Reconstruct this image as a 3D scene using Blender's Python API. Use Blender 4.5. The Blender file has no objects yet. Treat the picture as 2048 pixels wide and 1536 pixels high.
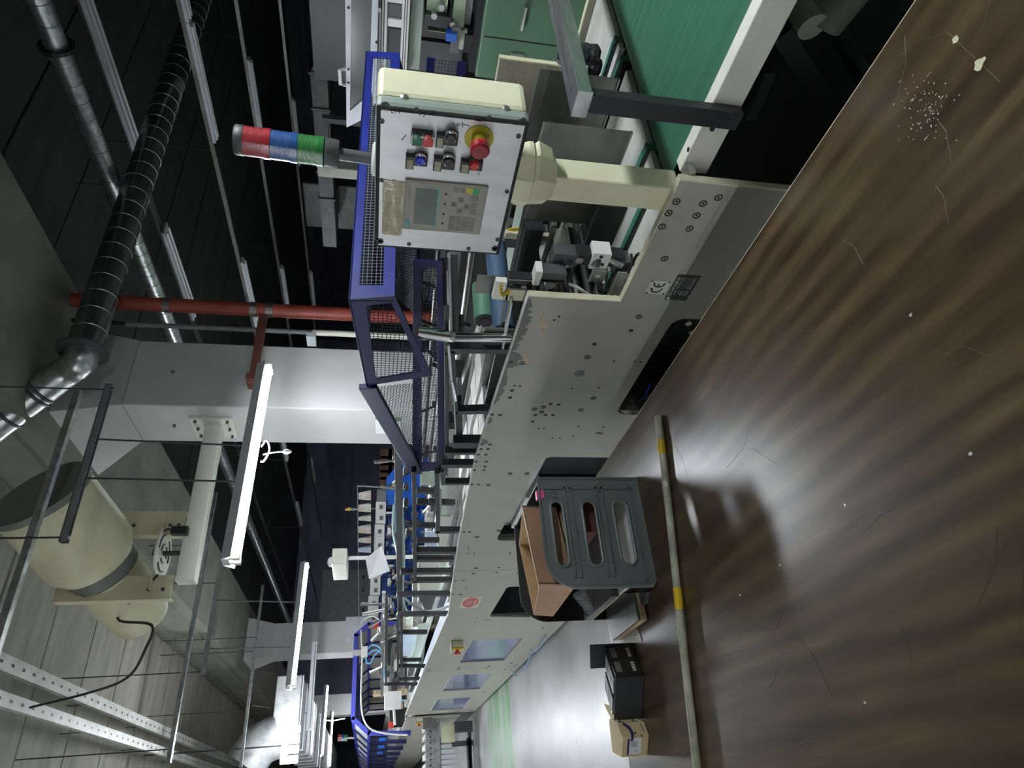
import bpy, bmesh, math, random
from mathutils import Vector, Matrix
from mathutils.geometry import tessellate_polygon
random.seed(7)
scene = bpy.context.scene
col = scene.collection
V = Vector

# ------------------------------------------------------------------ camera
# The photograph is a portrait shot stored on its side: picture left is up.
# X runs along the machine line (it recedes to -X), Y away from the camera, Z up.
EYE = V((0, 0, 1.58)); FPX = 1320.0
yaw, pitch, roll = math.radians(33.092), math.radians(11.187), math.radians(1.868)
Fw = V((-math.cos(yaw)*math.cos(pitch), math.sin(yaw)*math.cos(pitch), -math.sin(pitch)))
r0 = Fw.cross(V((0, 0, 1))).normalized(); u0 = r0.cross(Fw)
Rt = r0*math.cos(roll) + u0*math.sin(roll)
Up = u0*math.cos(roll) - r0*math.sin(roll)
cam = bpy.data.cameras.new('camera'); cam.sensor_fit = 'HORIZONTAL'
cam.sensor_width = 36.0; cam.lens = FPX/2048*36.0; cam.clip_start = .02; cam.clip_end = 200
camo = bpy.data.objects.new('camera', cam); col.objects.link(camo)
M3 = Matrix((-Up, Rt, -Fw)).transposed()
camo.matrix_world = Matrix.Translation(EYE) @ M3.to_4x4()
scene.camera = camo

# ------------------------------------------------------------------ world, exposure
w = bpy.data.worlds.new('world'); scene.world = w; w.use_nodes = True
w.node_tree.nodes['Background'].inputs[0].default_value = (.50, .60, .78, 1)
w.node_tree.nodes['Background'].inputs[1].default_value = .016
vs = scene.view_settings
vs.view_transform = 'Standard'; vs.look = 'None'; vs.gamma = 1; vs.use_curve_mapping = False
vs.exposure = 1.95
LAMP = 40.0            # radiance of the lit fluorescent tubes

# ------------------------------------------------------------------ pixel rays
def ray(x, y):
    return Fw*FPX + Rt*(768-y) - Up*(x-1024)
def P(x, y, X=None, Y=None, Z=None):
    d = ray(x, y)
    if X is not None: t = (X-EYE.x)/d.x
    elif Y is not None: t = (Y-EYE.y)/d.y
    else: t = (Z-EYE.z)/d.z
    return EYE + d*t

# ------------------------------------------------------------------ materials
MATS = {}
def mat(name, c, rough=.5, metal=0., var=.12, scale=6., bump=0., stretch=None, c2=None, emit=None, estr=0., alpha=None, trans=0., spec=.5, coat=0., detail=6., rvar=.0):
    if name in MATS: return MATS[name]
    m = bpy.data.materials.new(name); m.use_nodes = True
    nt = m.node_tree; b = nt.nodes['Principled BSDF']; L = nt.links
    b.inputs['Roughness'].default_value = rough; b.inputs['Metallic'].default_value = metal
    b.inputs['Specular IOR Level'].default_value = spec
    if coat: b.inputs['Coat Weight'].default_value = coat; b.inputs['Coat Roughness'].default_value = .12
    if trans: b.inputs['Transmission Weight'].default_value = trans
    if alpha is not None: b.inputs['Alpha'].default_value = alpha
    if emit:
        b.inputs['Emission Color'].default_value = (*emit, 1); b.inputs['Emission Strength'].default_value = estr
    c = (*c, 1)
    if var > 0 or c2:
        tc = nt.nodes.new('ShaderNodeTexCoord'); mp = nt.nodes.new('ShaderNodeMapping')
        geo = nt.nodes.new('ShaderNodeNewGeometry')
        L.new(geo.outputs['Position'], mp.inputs[0])
        if stretch: mp.inputs['Scale'].default_value = stretch
        n = nt.nodes.new('ShaderNodeTexNoise'); n.inputs['Scale'].default_value = scale; n.inputs['Detail'].default_value = detail
        n.inputs['Roughness'].default_value = .6
        L.new(mp.outputs[0], n.inputs[0])
        cr = nt.nodes.new('ShaderNodeValToRGB')
        k2 = (*c2, 1) if c2 else tuple(x*(1-var*1.6) for x in c[:3])+(1,)
        k1 = c if c2 else tuple(min(1, x*(1+var*.6)) for x in c[:3])+(1,)
        cr.color_ramp.elements[0].position = .34; cr.color_ramp.elements[0].color = k2
        cr.color_ramp.elements[1].position = .64; cr.color_ramp.elements[1].color = k1
        L.new(n.outputs['Fac'], cr.inputs[0]); L.new(cr.outputs[0], b.inputs['Base Color'])
        if bump:
            bp = nt.nodes.new('ShaderNodeBump'); bp.inputs['Strength'].default_value = bump; bp.inputs['Distance'].default_value = .01
            L.new(n.outputs['Fac'], bp.inputs['Height']); L.new(bp.outputs[0], b.inputs['Normal'])
        if rvar:
            mr = nt.nodes.new('ShaderNodeMapRange'); mr.inputs[3].default_value = max(.03, rough-rvar); mr.inputs[4].default_value = rough+rvar
            mr.inputs[1].default_value = .3; mr.inputs[2].default_value = .7
            L.new(n.outputs['Fac'], mr.inputs[0]); L.new(mr.outputs[0], b.inputs['Roughness'])
    else:
        b.inputs['Base Color'].default_value = c
    MATS[name] = m
    return m

mat('plate', (.415, .40, .345), .38, var=.10, scale=3.5, c2=(.365, .35, .30), rvar=.06)
mat('bare_grey', (.16, .155, .15), .6, var=.1)
mat('plate_edge', (.66, .64, .46), .45, var=.08)
mat('cream', (.74, .72, .50), .45, var=.06, scale=5)
mat('cream_white', (.70, .69, .60), .45, var=.08, scale=5)
mat('bed_white', (.60, .62, .57), .45, var=.14, scale=9)
mat('bed_green', (.52, .62, .54), .3, var=.06)
mat('green_grey', (.27, .33, .28), .45, var=.08)
mat('steel', (.50, .50, .49), .33, .9, var=.14, scale=4, stretch=(3, 3, 14))
mat('steel_dark', (.30, .29, .27), .34, .85, var=.2, scale=3, stretch=(1, 1, 3))
mat('brushed', (.70, .70, .71), .34, .45, var=.05, scale=5, stretch=(6, 3, 2), rvar=.05)
mat('chrome', (.72, .72, .72), .12, 1., var=.05)
mat('galv', (.55, .58, .58), .28, .9, var=.25, scale=14)
mat('foil', (.42, .43, .43), .55, .5, var=.2, scale=5, bump=.3)
mat('duct_dark', (.20, .24, .22), .25, .85, var=.2, scale=6)
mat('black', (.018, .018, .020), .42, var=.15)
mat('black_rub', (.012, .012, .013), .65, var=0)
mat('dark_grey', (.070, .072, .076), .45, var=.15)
mat('mid_grey', (.17, .175, .18), .45, var=.12)
mat('bar_grey', (.050, .052, .058), .38, .2, var=.15, scale=12)
mat('blue', (.018, .030, .24), .38, var=.16, scale=5)
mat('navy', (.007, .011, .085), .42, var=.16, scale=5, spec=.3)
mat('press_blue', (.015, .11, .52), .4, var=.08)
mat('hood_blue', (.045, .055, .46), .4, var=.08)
mat('mesh_wire', (.030, .034, .055), .5, .2, var=0)
mat('mesh_galv', (.30, .33, .40), .4, .4, var=0)
mat('green_cab', (.115, .22, .135), .42, var=.06, scale=3)
mat('green_lt', (.34, .45, .30), .45, var=.06)
mat('belt_thin', (.04, .17, .12), .5, var=.1)
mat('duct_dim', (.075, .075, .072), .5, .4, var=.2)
mat('concrete', (.19, .185, .155), .85, var=.16, scale=2.2, bump=.15)
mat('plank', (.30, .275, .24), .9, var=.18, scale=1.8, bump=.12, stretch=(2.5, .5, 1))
mat('column', (.52, .53, .52), .7, var=.06, scale=1.5)
mat('plank_shaded', (.060, .058, .056), .9, var=.18, scale=1.8, stretch=(2.5, .5, 1))  # darker copy of plank: gloom of the far bay put into the colour
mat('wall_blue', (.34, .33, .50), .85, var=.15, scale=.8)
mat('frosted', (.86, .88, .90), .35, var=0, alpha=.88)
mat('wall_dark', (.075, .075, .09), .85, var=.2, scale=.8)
mat('red_pipe', (.30, .055, .032), .5, var=.15)
mat('rust', (.16, .055, .04), .6, var=.2)
mat('white', (.80, .80, .78), .45, var=.04)
mat('white_panel', (.72, .73, .70), .4, var=.05)
mat('paper', (.78, .79, .80), .7, var=.05)
mat('cable_white', (.75, .75, .72), .45, var=0)
mat('cable_grey', (.32, .35, .35), .5, var=0)
mat('cable_blue', (.20, .48, .78), .4, var=0)
mat('cable_black', (.02, .02, .022), .5, var=0)
mat('yellow', (.72, .50, .02), .45, var=.12)
mat('yel_disc', (.52, .45, .035), .4, var=.1)
mat('red_btn', (.62, .035, .025), .3, var=.05, coat=.4)
mat('red_dk', (.34, .018, .025), .3, var=.1, coat=.4)
mat('green_btn', (.01, .16, .07), .25, var=.05, coat=.5)
mat('blue_btn', (.02, .05, .62), .2, var=.05, coat=.6)
mat('black_btn', (.025, .025, .03), .22, var=.05, coat=.5)
mat('label_beige', (.42, .38, .27), .6, var=.15, scale=60)
mat('hmi_frame', (.34, .315, .26), .5, var=.1, scale=12)
mat('hmi_face', (.36, .34, .285), .5, var=.07, scale=10)
mat('hmi_screen', (.20, .245, .22), .18, var=.12, scale=10, coat=.5)
mat('hmi_teal', (.22, .40, .35), .35, var=.05)
mat('key_grey', (.235, .23, .215), .5, var=.12, scale=30)
mat('key_yel', (.62, .58, .05), .5, var=.05)
mat('key_green', (.05, .42, .16), .5, var=.05)
mat('teal', (.06, .38, .38), .5, var=0)
mat('tape', (.46, .41, .25), .30, var=.18, scale=22, bump=.5, coat=.5)
mat('tower_red', (.36, .03, .035), .22, var=.05, coat=.4)
mat('tower_blue', (.025, .085, .27), .22, var=.05, coat=.4)
mat('tower_green', (.03, .19, .045), .22, var=.05, coat=.4)
mat('tower_ridge_r', (.50, .16, .16), .3, var=0)
mat('tower_ridge_b', (.14, .24, .44), .3, var=0)
mat('tower_ridge_g', (.16, .40, .17), .3, var=0)
mat('tower_cap', (.06, .062, .06), .45, var=.05)
mat('cardboard', (.40, .195, .075), .5, var=.12, scale=7, coat=.3)
mat('cardboard_in', (.50, .33, .155), .7, var=.1)
mat('kraft', (.62, .48, .27), .7, var=.06)
mat('crate_grey', (.155, .18, .175), .42, var=.06)
mat('crate_dark', (.016, .016, .017), .55, var=.1)
mat('bamboo', (.52, .53, .40), .45, var=.25, scale=14, c2=(.30, .30, .22))
mat('yellow_tape', (.70, .48, .03), .4, var=.15)
mat('pink', (.80, .05, .30), .4, var=.05)
mat('ink', (.012, .012, .012), .6, var=0)
mat('ink_navy', (.02, .03, .12), .6, var=0)
mat('ink_white', (.62, .62, .58), .5, var=0)
mat('sticker_red', (.58, .10, .10), .5, var=.1)
mat('tube_off', (.60, .62, .64), .3, var=0)
mat('fixture', (.55, .57, .62), .4, var=.05)
mat('fan_cream', (.60, .57, .38), .45, var=.10, scale=3)
mat('fan_grey', (.16, .165, .15), .5, var=.1)
mat('clear', (.75, .80, .82), .08, var=0, alpha=.16)
mat('film', (.80, .84, .86), .10, var=0, alpha=.10)
mat('glass_dark', (.20, .23, .23), .10, var=0, alpha=.35)
mat('hood_glass', (.36, .34, .30), .15, var=0, alpha=.55)
mat('hood_wall', (.38, .36, .31), .5, var=.12, scale=2)
mat('pane', (.27, .32, .52), .14, var=.12, scale=2.2, c2=(.10, .13, .34), coat=.6)
mat('blue_roll', (.055, .11, .19), .6, var=.1)
mat('green_roll', (.11, .26, .17), .45, var=.06)
mat('brick_brown', (.16, .085, .05), .8, var=.2)
mat('red_paper', (.55, .05, .04), .6, var=.1)
mat('tan', (.50, .40, .26), .6, var=.2, scale=20)
mat('press_blue_dk', (.02, .06, .22), .4, var=.2, scale=12)
mat('card_a', (.52, .42, .34), .6, var=.4, scale=9, c2=(.68, .68, .66))
mat('clutter', (.36, .34, .33), .45, .4, var=.3, scale=25)
TUBE = mat('tube_lit', (.9, .95, 1), .5, var=0, emit=(.92, .97, 1.0), estr=LAMP)
TUBE2 = mat('tube_far', (.9, .95, 1), .5, var=0, emit=(.90, .95, 1.0), estr=LAMP)

def special_table():
    m = bpy.data.materials.new('table_wood'); m.use_nodes = True; nt = m.node_tree; L = nt.links
    b = nt.nodes['Principled BSDF']; N = nt.nodes.new
    geo = N('ShaderNodeNewGeometry'); mp = N('ShaderNodeMapping'); mp.inputs['Scale'].default_value = (1.1, 9, 1)
    L.new(geo.outputs['Position'], mp.inputs[0])
    n = N('ShaderNodeTexNoise'); n.inputs['Scale'].default_value = 3.2; n.inputs['Detail'].default_value = 6; n.inputs['Roughness'].default_value = .55; n.inputs['Distortion'].default_value = .6
    L.new(mp.outputs[0], n.inputs[0])
    cr = N('ShaderNodeValToRGB'); e = cr.color_ramp.elements
    e[0].position = .30; e[0].color = (.042, .0255, .0115, 1); e[1].position = .70; e[1].color = (.096, .061, .029, 1)
    k = cr.color_ramp.elements.new(.5); k.color = (.067, .042, .0195, 1)
    L.new(n.outputs['Fac'], cr.inputs[0])
    # fine fibre
    mp2 = N('ShaderNodeMapping'); mp2.inputs['Scale'].default_value = (4, 60, 1); L.new(geo.outputs['Position'], mp2.inputs[0])
    n2 = N('ShaderNodeTexNoise'); n2.inputs['Scale'].default_value = 2.; n2.inputs['Detail'].default_value = 3; L.new(mp2.outputs[0], n2.inputs[0])
    mx = N('ShaderNodeMix'); mx.data_type = 'RGBA'; mx.blend_type = 'OVERLAY'; mx.inputs[0].default_value = .22
    L.new(cr.outputs[0], mx.inputs[6]); L.new(n2.outputs['Fac'], mx.inputs[7])
    # cross-grain ripple of the plywood
    mp4 = N('ShaderNodeMapping'); mp4.inputs['Scale'].default_value = (.35, 1, 1); L.new(geo.outputs['Position'], mp4.inputs[0])
    wv = N('ShaderNodeTexWave'); wv.wave_type = 'BANDS'; wv.bands_direction = 'Y'; wv.inputs['Scale'].default_value = 5.5; wv.inputs['Distortion'].default_value = 7; wv.inputs['Detail'].default_value = 3; wv.inputs['Detail Scale'].default_value = .7
    L.new(mp4.outputs[0], wv.inputs[0])
    mxw = N('ShaderNodeMix'); mxw.data_type = 'RGBA'; mxw.blend_type = 'SOFT_LIGHT'; mxw.inputs[0].default_value = .28; L.new(mx.outputs[2], mxw.inputs[6]); L.new(wv.outputs['Color'], mxw.inputs[7])
    mx = mxw
    # worn specks
    v = N('ShaderNodeTexNoise'); v.inputs['Scale'].default_value = 95; v.inputs['Detail'].default_value = 2; L.new(geo.outputs['Position'], v.inputs[0])
    v2 = N('ShaderNodeTexNoise'); v2.inputs['Scale'].default_value = 3.5; L.new(geo.outputs['Position'], v2.inputs[0])
    ma = N('ShaderNodeMath'); ma.operation = 'MULTIPLY'; L.new(v.outputs['Fac'], ma.inputs[0]); L.new(v2.outputs['Fac'], ma.inputs[1])
    th = N('ShaderNodeMapRange'); th.inputs[1].default_value = .535; th.inputs[2].default_value = .56; L.new(ma.outputs[0], th.inputs[0])
    mx2 = N('ShaderNodeMix'); mx2.data_type = 'RGBA'; L.new(th.outputs[0], mx2.inputs[0]); L.new(mx.outputs[2], mx2.inputs[6]); mx2.inputs[7].default_value = (.10, .08, .06, 1)
    L.new(mx2.outputs[2], b.inputs['Base Color'])
    n3 = N('ShaderNodeTexNoise'); n3.inputs['Scale'].default_value = 4; n3.inputs['Detail'].default_value = 2; L.new(geo.outputs['Position'], n3.inputs[0])
    mr = N('ShaderNodeMapRange'); mr.inputs[1].default_value = .3; mr.inputs[2].default_value = .7; mr.inputs[3].default_value = .28; mr.inputs[4].default_value = .31
    L.new(n3.outputs['Fac'], mr.inputs[0]); L.new(mr.outputs[0], b.inputs['Roughness'])
    b.inputs['Specular IOR Level'].default_value = .6
    MATS['table_wood'] = m
special_table()

def special_floor():
    m = bpy.data.materials.new('floor_paint'); m.use_nodes = True; nt = m.node_tree; L = nt.links
    b = nt.nodes['Principled BSDF']; N = nt.nodes.new
    geo = N('ShaderNodeNewGeometry')
    n = N('ShaderNodeTexNoise'); n.inputs['Scale'].default_value = 1.6; n.inputs['Detail'].default_value = 6; n.inputs['Roughness'].default_value = .55; L.new(geo.outputs['Position'], n.inputs[0])
    cr = N('ShaderNodeValToRGB'); e = cr.color_ramp.elements
    e[0].position = .33; e[0].color = (.33, .34, .33, 1); e[1].position = .62; e[1].color = (.50, .51, .50, 1)
    L.new(n.outputs['Fac'], cr.inputs[0])
    # a faded green walkway painted across the hall
    sx = N('ShaderNodeSeparateXYZ'); L.new(geo.outputs['Position'], sx.inputs[0])
    def rng(a, bb):
        r = N('ShaderNodeMapRange'); r.inputs[1].default_value = a; r.inputs[2].default_value = bb; L.new(sx.outputs[0], r.inputs[0]); return r
    r1 = rng(-9.98, -9.92); r2 = rng(-8.24, -8.30)
    mu = N('ShaderNodeMath'); mu.operation = 'MULTIPLY'; L.new(r1.outputs[0], mu.inputs[0]); L.new(r2.outputs[0], mu.inputs[1])
    mpw = N('ShaderNodeMapping'); mpw.inputs['Scale'].default_value = (2.5, .7, 1); L.new(geo.outputs['Position'], mpw.inputs[0])
    n2 = N('ShaderNodeTexNoise'); n2.inputs['Scale'].default_value = 1.5; n2.inputs['Detail'].default_value = 8; L.new(mpw.outputs[0], n2.inputs[0])
    gr = N('ShaderNodeValToRGB'); g = gr.color_ramp.elements
    g[0].position = .40; g[0].color = (.14, .36, .13, 1); g[1].position = .58; g[1].color = (.40, .50, .42, 1)
    L.new(n2.outputs['Fac'], gr.inputs[0])
    mx = N('ShaderNodeMix'); mx.data_type = 'RGBA'; L.new(mu.outputs[0], mx.inputs[0]); L.new(cr.outputs[0], mx.inputs[6]); L.new(gr.outputs[0], mx.inputs[7])
    # black scuffs
    mp3 = N('ShaderNodeMapping'); mp3.inputs['Scale'].default_value = (3, 1.3, 1); L.new(geo.outputs['Position'], mp3.inputs[0])
    n3 = N('ShaderNodeTexNoise'); n3.inputs['Scale'].default_value = 7; n3.inputs['Detail'].default_value = 3; L.new(mp3.outputs[0], n3.inputs[0])
    th = N('ShaderNodeMapRange'); th.inputs[1].default_value = .69; th.inputs[2].default_value = .74; L.new(n3.outputs['Fac'], th.inputs[0])
    mx2 = N('ShaderNodeMix'); mx2.data_type = 'RGBA'; L.new(th.outputs[0], mx2.inputs[0]); L.new(mx.outputs[2], mx2.inputs[6]); mx2.inputs[7].default_value = (.12, .12, .12, 1)
    L.new(mx2.outputs[2], b.inputs['Base Color'])
    mr = N('ShaderNodeMapRange'); mr.inputs[1].default_value = .3; mr.inputs[2].default_value = .7; mr.inputs[3].default_value = .285; mr.inputs[4].default_value = .42
    L.new(n.outputs['Fac'], mr.inputs[0]); L.new(mr.outputs[0], b.inputs['Roughness'])
    MATS['floor_paint'] = m
special_floor()

def special_belt():
    m = bpy.data.materials.new('belt_green'); m.use_nodes = True; nt = m.node_tree; L = nt.links
    b = nt.nodes['Principled BSDF']; N = nt.nodes.new
    geo = N('ShaderNodeNewGeometry'); mp = N('ShaderNodeMapping'); mp.inputs['Scale'].default_value = (.5, 26, 1); L.new(geo.outputs['Position'], mp.inputs[0])
    n = N('ShaderNodeTexNoise'); n.inputs['Scale'].default_value = 2; n.inputs['Detail'].default_value = 7; L.new(mp.outputs[0], n.inputs[0])
    cr = N('ShaderNodeValToRGB'); e = cr.color_ramp.elements
    e[0].position = .30; e[0].color = (.016, .095, .048, 1); e[1].position = .75; e[1].color = (.060, .165, .105, 1)
    L.new(n.outputs['Fac'], cr.inputs[0]); L.new(cr.outputs[0], b.inputs['Base Color'])
    b.inputs['Roughness'].default_value = .42
    MATS['belt_green'] = m
special_belt()

# ------------------------------------------------------------------ mesh builder
WL = {}
def wloc(o): return WL.get(o.name, V((0, 0, 0))) if o else V((0, 0, 0))
class MB:
    def __init__(s): s.v = []; s.f = []
    def add(s, vs, fs):
        k = len(s.v); s.v += [tuple(p) for p in vs]; s.f += [tuple(i+k for i in f) for f in fs]; return s
    def ob(s, c, a, b, d):
        c, a, b, d = V(c), V(a), V(b), V(d)
        vs = [c+a*i+b*j+d*k for k in (-1, 1) for j in (-1, 1) for i in (-1, 1)]
        fs = [(0, 2, 3, 1), (4, 5, 7, 6), (0, 1, 5, 4), (2, 6, 7, 3), (0, 4, 6, 2), (1, 3, 7, 5)]
        if a.cross(b).dot(d) < 0: fs = [f[::-1] for f in fs]
        return s.add(vs, fs)
    def box(s, x0, x1, y0, y1, z0, z1):
        x0, x1 = sorted((x0, x1)); y0, y1 = sorted((y0, y1)); z0, z1 = sorted((z0, z1))
        return s.ob(((x0+x1)/2, (y0+y1)/2, (z0+z1)/2), ((x1-x0)/2, 0, 0), (0, (y1-y0)/2, 0), (0, 0, (z1-z0)/2))
    def bar(s, a, b, w, h, up=(0, 0, 1)):
        a, b = V(a), V(b); d = b-a; n = d.normalized(); up = V(up)
        if abs(n.dot(up)) > .98: up = V((0, 1, 0))
        sd = n.cross(up).normalized(); u2 = sd.cross(n)
        return s.ob((a+b)/2, d/2, sd*w/2, u2*h/2)
    def tube(s, a, b, r, n=12, r2=None):
        a, b = V(a), V(b); d = (b-a).normalized(); r2 = r if r2 is None else r2
        t = V((0, 0, 1)) if abs(d.z) < .9 else V((1, 0, 0))
        x = d.cross(t).normalized(); y = d.cross(x)
        vs = []
        for q, rr in ((a, r), (b, r2)):
            for i in range(n):
                an = 2*math.pi*i/n; vs.append(q+(x*math.cos(an)+y*math.sin(an))*rr)
        fs = [(i, (i+1) % n, n+(i+1) % n, n+i) for i in range(n)]
        fs += [tuple(range(n))[::-1], tuple(range(n, 2*n))]
        return s.add(vs, fs)
    def lathe(s, o, ax, prof, n=24):
        o, d = V(o), V(ax).normalized()
        t = V((0, 0, 1)) if abs(d.z) < .9 else V((1, 0, 0))
        x = d.cross(t).normalized(); y = d.cross(x); vs = []; m = len(prof)
        for r, h in prof:
            for i in range(n):
                an = 2*math.pi*i/n; vs.append(o+d*h+(x*math.cos(an)+y*math.sin(an))*r)
        fs = []
        for k in range(m-1):
            for i in range(n):
                fs.append((k*n+i, k*n+(i+1) % n, (k+1)*n+(i+1) % n, (k+1)*n+i))
        if prof[0][0] > 1e-5: fs.append(tuple(range(n))[::-1])
        if prof[-1][0] > 1e-5: fs.append(tuple(range((m-1)*n, m*n)))
        return s.add(vs, fs)
    def path(s, pts, r, n=6, sub=0):
        pts = [V(p) for p in pts]
        if sub:
            out = []; q = [pts[0]*2-pts[1]]+pts+[pts[-1]*2-pts[-2]]
            for i in range(1, len(q)-2):
                for k in range(sub):
                    t = k/sub; a, b, c, d = q[i-1], q[i], q[i+1], q[i+2]
                    out.append(.5*((2*b)+(c-a)*t+(2*a-5*b+4*c-d)*t*t+(3*b-a-3*c+d)*t**3))
            out.append(pts[-1]); pts = out
        k0 = len(s.v); prev = None; vs = []
        for i, p in enumerate(pts):
            d = (pts[min(i+1, len(pts)-1)]-pts[max(i-1, 0)]).normalized()
            if prev is None:
                t = V((0, 0, 1)) if abs(d.z) < .9 else V((1, 0, 0)); x = d.cross(t).normalized()
            else: x = (prev-d*prev.dot(d)).normalized()
            y = d.cross(x); prev = x
            for j in range(n):
                an = 2*math.pi*j/n; vs.append(p+(x*math.cos(an)+y*math.sin(an))*r)
        fs = [(i*n+j, i*n+(j+1) % n, (i+1)*n+(j+1) % n, (i+1)*n+j) for i in range(len(pts)-1) for j in range(n)]
        fs += [tuple(range(n))[::-1], tuple(range((len(pts)-1)*n, len(pts)*n))]
        return s.add(vs, fs)
    def prism(s, poly, vec, holes=()):
        """planar outline (3D points) and holes, pushed along vec"""
        loops = [[V(p) for p in poly]]+[[V(p) for p in h] for h in holes]; vec = V(vec)
        flat = [p for l in loops for p in l]; n = len(flat)
        tri = tessellate_polygon(loops)
        fs = [tuple(t) for t in tri]+[tuple(i+n for i in t[::-1]) for t in tri]
        k = 0
        for l in loops:
            m = len(l)
            fs += [(k+i, k+(i+1) % m, n+k+(i+1) % m, n+k+i) for i in range(m)]
            k += m
        return s.add(flat+[p+vec for p in flat], fs)
    def quad(s, a, b, c, d): return s.add([a, b, c, d], [(0, 1, 2, 3)])
    def build(s, name, m, parent=None, smooth=False, bevel=0, recalc=True):
        me = bpy.data.meshes.new(name)
        vs = [V(p) for p in s.v]
        lo = V((min(p.x for p in vs), min(p.y for p in vs), min(p.z for p in vs))); hi = V((max(p.x for p in vs), max(p.y for p in vs), max(p.z for p in vs)))
        c = (lo+hi)/2
        me.from_pydata([p-c for p in vs], [], s.f)
        if recalc:
            bm = bmesh.new(); bm.from_mesh(me); bmesh.ops.recalc_face_normals(bm, faces=bm.faces); bm.to_mesh(me); bm.free()
        me.materials.append(MATS[m] if isinstance(m, str) else m)
        o = bpy.data.objects.new(name, me); col.objects.link(o)
        o.location = c-wloc(parent)
        if parent: o.parent = parent
        WL[o.name] = c
        if smooth:
            for p in me.polygons: p.use_smooth = True
            me.set_sharp_from_angle(angle=math.radians(38))
        if bevel:
            b = o.modifiers.new('bevel', 'BEVEL'); b.width = bevel; b.segments = 2; b.limit_method = 'ANGLE'; b.angle_limit = math.radians(50)
        return o
def tag(o, label=None, cat=None, group=None, kind=None):
    if label: o['label'] = label
    if cat: o['category'] = cat
    if group: o['group'] = group
    if kind: o['kind'] = kind
    return o
def thing(name, loc, label, cat, group=None):
    o = bpy.data.objects.new(name, None); col.objects.link(o); o.location = V(loc); o.empty_display_size = .1
    WL[o.name] = V(loc); return tag(o, label, cat, group)
def struct(name, mb, m, parent=None, **k):
    o = mb.build(name, m, parent, **k); o['kind'] = 'structure' if not parent else None
    if parent: del o['kind']
    return o
def copy_tree(o, delta, parent=None, label=None):
    c = o.copy(); col.objects.link(c)
    if parent: c.parent = parent; c.location = o.location
    else: c.location = o.location+V(delta)
    WL[c.name] = wloc(o)+V(delta)
    for ch in o.children: copy_tree(ch, delta, c)
    if label: c['label'] = label
    return c
TXT = {}
def text(s, o, right, up, size, name, m, parent, off=.0006, align='CENTER', bold=.0, depth=.0004):
    """flat lettering: o = anchor point, right/up = writing directions"""
    key = (s, align, bold)
    if key not in TXT:
        cu = bpy.data.curves.new('t', 'FONT'); cu.body = s; cu.align_x = align; cu.align_y = 'CENTER'; cu.offset = bold; cu.resolution_u = 3
        to = bpy.data.objects.new('t', cu); col.objects.link(to)
        dg = bpy.context.evaluated_depsgraph_get(); me = bpy.data.meshes.new_from_object(to.evaluated_get(dg))
        TXT[key] = ([v.co.copy() for v in me.vertices], [tuple(p.vertices) for p in me.polygons])
        bpy.data.objects.remove(to); bpy.data.curves.remove(cu); bpy.data.meshes.remove(me)
    vs, fs = TXT[key]; r = V(right).normalized(); u = V(up).normalized(); n = r.cross(u)
    mb = MB(); mb.add([V(o)+r*p.x*size+u*p.y*size+n*off for p in vs], fs)
    return mb.build(name, m, parent, recalc=False)
def circ(c, ax1, ax2, r, n=20, a0=0, a1=2*math.pi):
    full = abs(a1-a0-2*math.pi) < 1e-6
    return [V(c)+V(ax1)*r*math.cos(a0+(a1-a0)*i/(n if full else n-1))+V(ax2)*r*math.sin(a0+(a1-a0)*i/(n if full else n-1)) for i in range(n)]
EX, EY, EZ = V((1, 0, 0)), V((0, 1, 0)), V((0, 0, 1))
# ================================================================== THE HALL
CZ = 5.0
struct('floor', MB().box(-42, 7, -16, 22, -.2, 0), 'floor_paint')
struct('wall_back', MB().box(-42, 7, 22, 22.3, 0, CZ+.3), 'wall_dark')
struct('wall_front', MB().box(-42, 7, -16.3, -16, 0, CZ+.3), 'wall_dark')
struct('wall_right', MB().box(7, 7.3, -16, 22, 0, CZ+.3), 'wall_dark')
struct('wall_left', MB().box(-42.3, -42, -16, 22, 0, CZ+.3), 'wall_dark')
ceil = struct('ceiling', MB().box(-42, 7, -16, 22, CZ+.12, CZ+.3), 'wall_dark')
# precast planks of the ceiling, spanning across the hall between the beams
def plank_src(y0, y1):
    m = MB(); wd = 1.18; m.box(-wd/2, wd/2, y0, y1, CZ, CZ+.12); o = m.build('ceiling_plank', 'plank' if y0 < 0 else 'plank_shaded', ceil, bevel=.015); return o
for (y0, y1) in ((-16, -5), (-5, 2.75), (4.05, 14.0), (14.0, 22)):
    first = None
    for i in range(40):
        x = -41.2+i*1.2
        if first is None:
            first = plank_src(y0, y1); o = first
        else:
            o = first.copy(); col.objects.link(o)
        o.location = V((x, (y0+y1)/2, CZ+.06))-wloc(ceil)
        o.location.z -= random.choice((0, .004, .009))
# long beam on the column row
BM = struct('trim_1', MB().box(-42, 7, 2.75, 4.05, 4.2, CZ+.12), 'concrete')
MB().box(-42, 7, 2.70, 2.752, 4.36, 4.42).build('beam_ledge', 'concrete', BM)
MB().box(-42, 7, 2.72, 2.752, 4.80, 4.86).build('beam_ledge', 'concrete', BM)
def column(x0, name, n):
    x1 = x0-.635; y0, y1 = 3.0, 3.65
    o = struct(name, MB().box(x1, x0, y0, y1, 0, 3.66), 'column', bevel=.012)
    m = MB()
    a = [(x1, y0, 3.66), (x0, y0, 3.66), (x0, y1, 3.66), (x1, y1, 3.66)]
    b = [(x1-.62, y0-.05, 4.2), (x0-.06, y0-.05, 4.2), (x0-.06, y1+.15, 4.2), (x1-.62, y1+.15, 4.2)]
    m.add(a+b, [(0, 1, 2, 3), (4, 7, 6, 5), (0, 4, 5, 1), (1, 5, 6, 2), (2, 6, 7, 3), (3, 7, 4, 0)])
    m.build('corbel', 'column', o)
    return o
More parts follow.
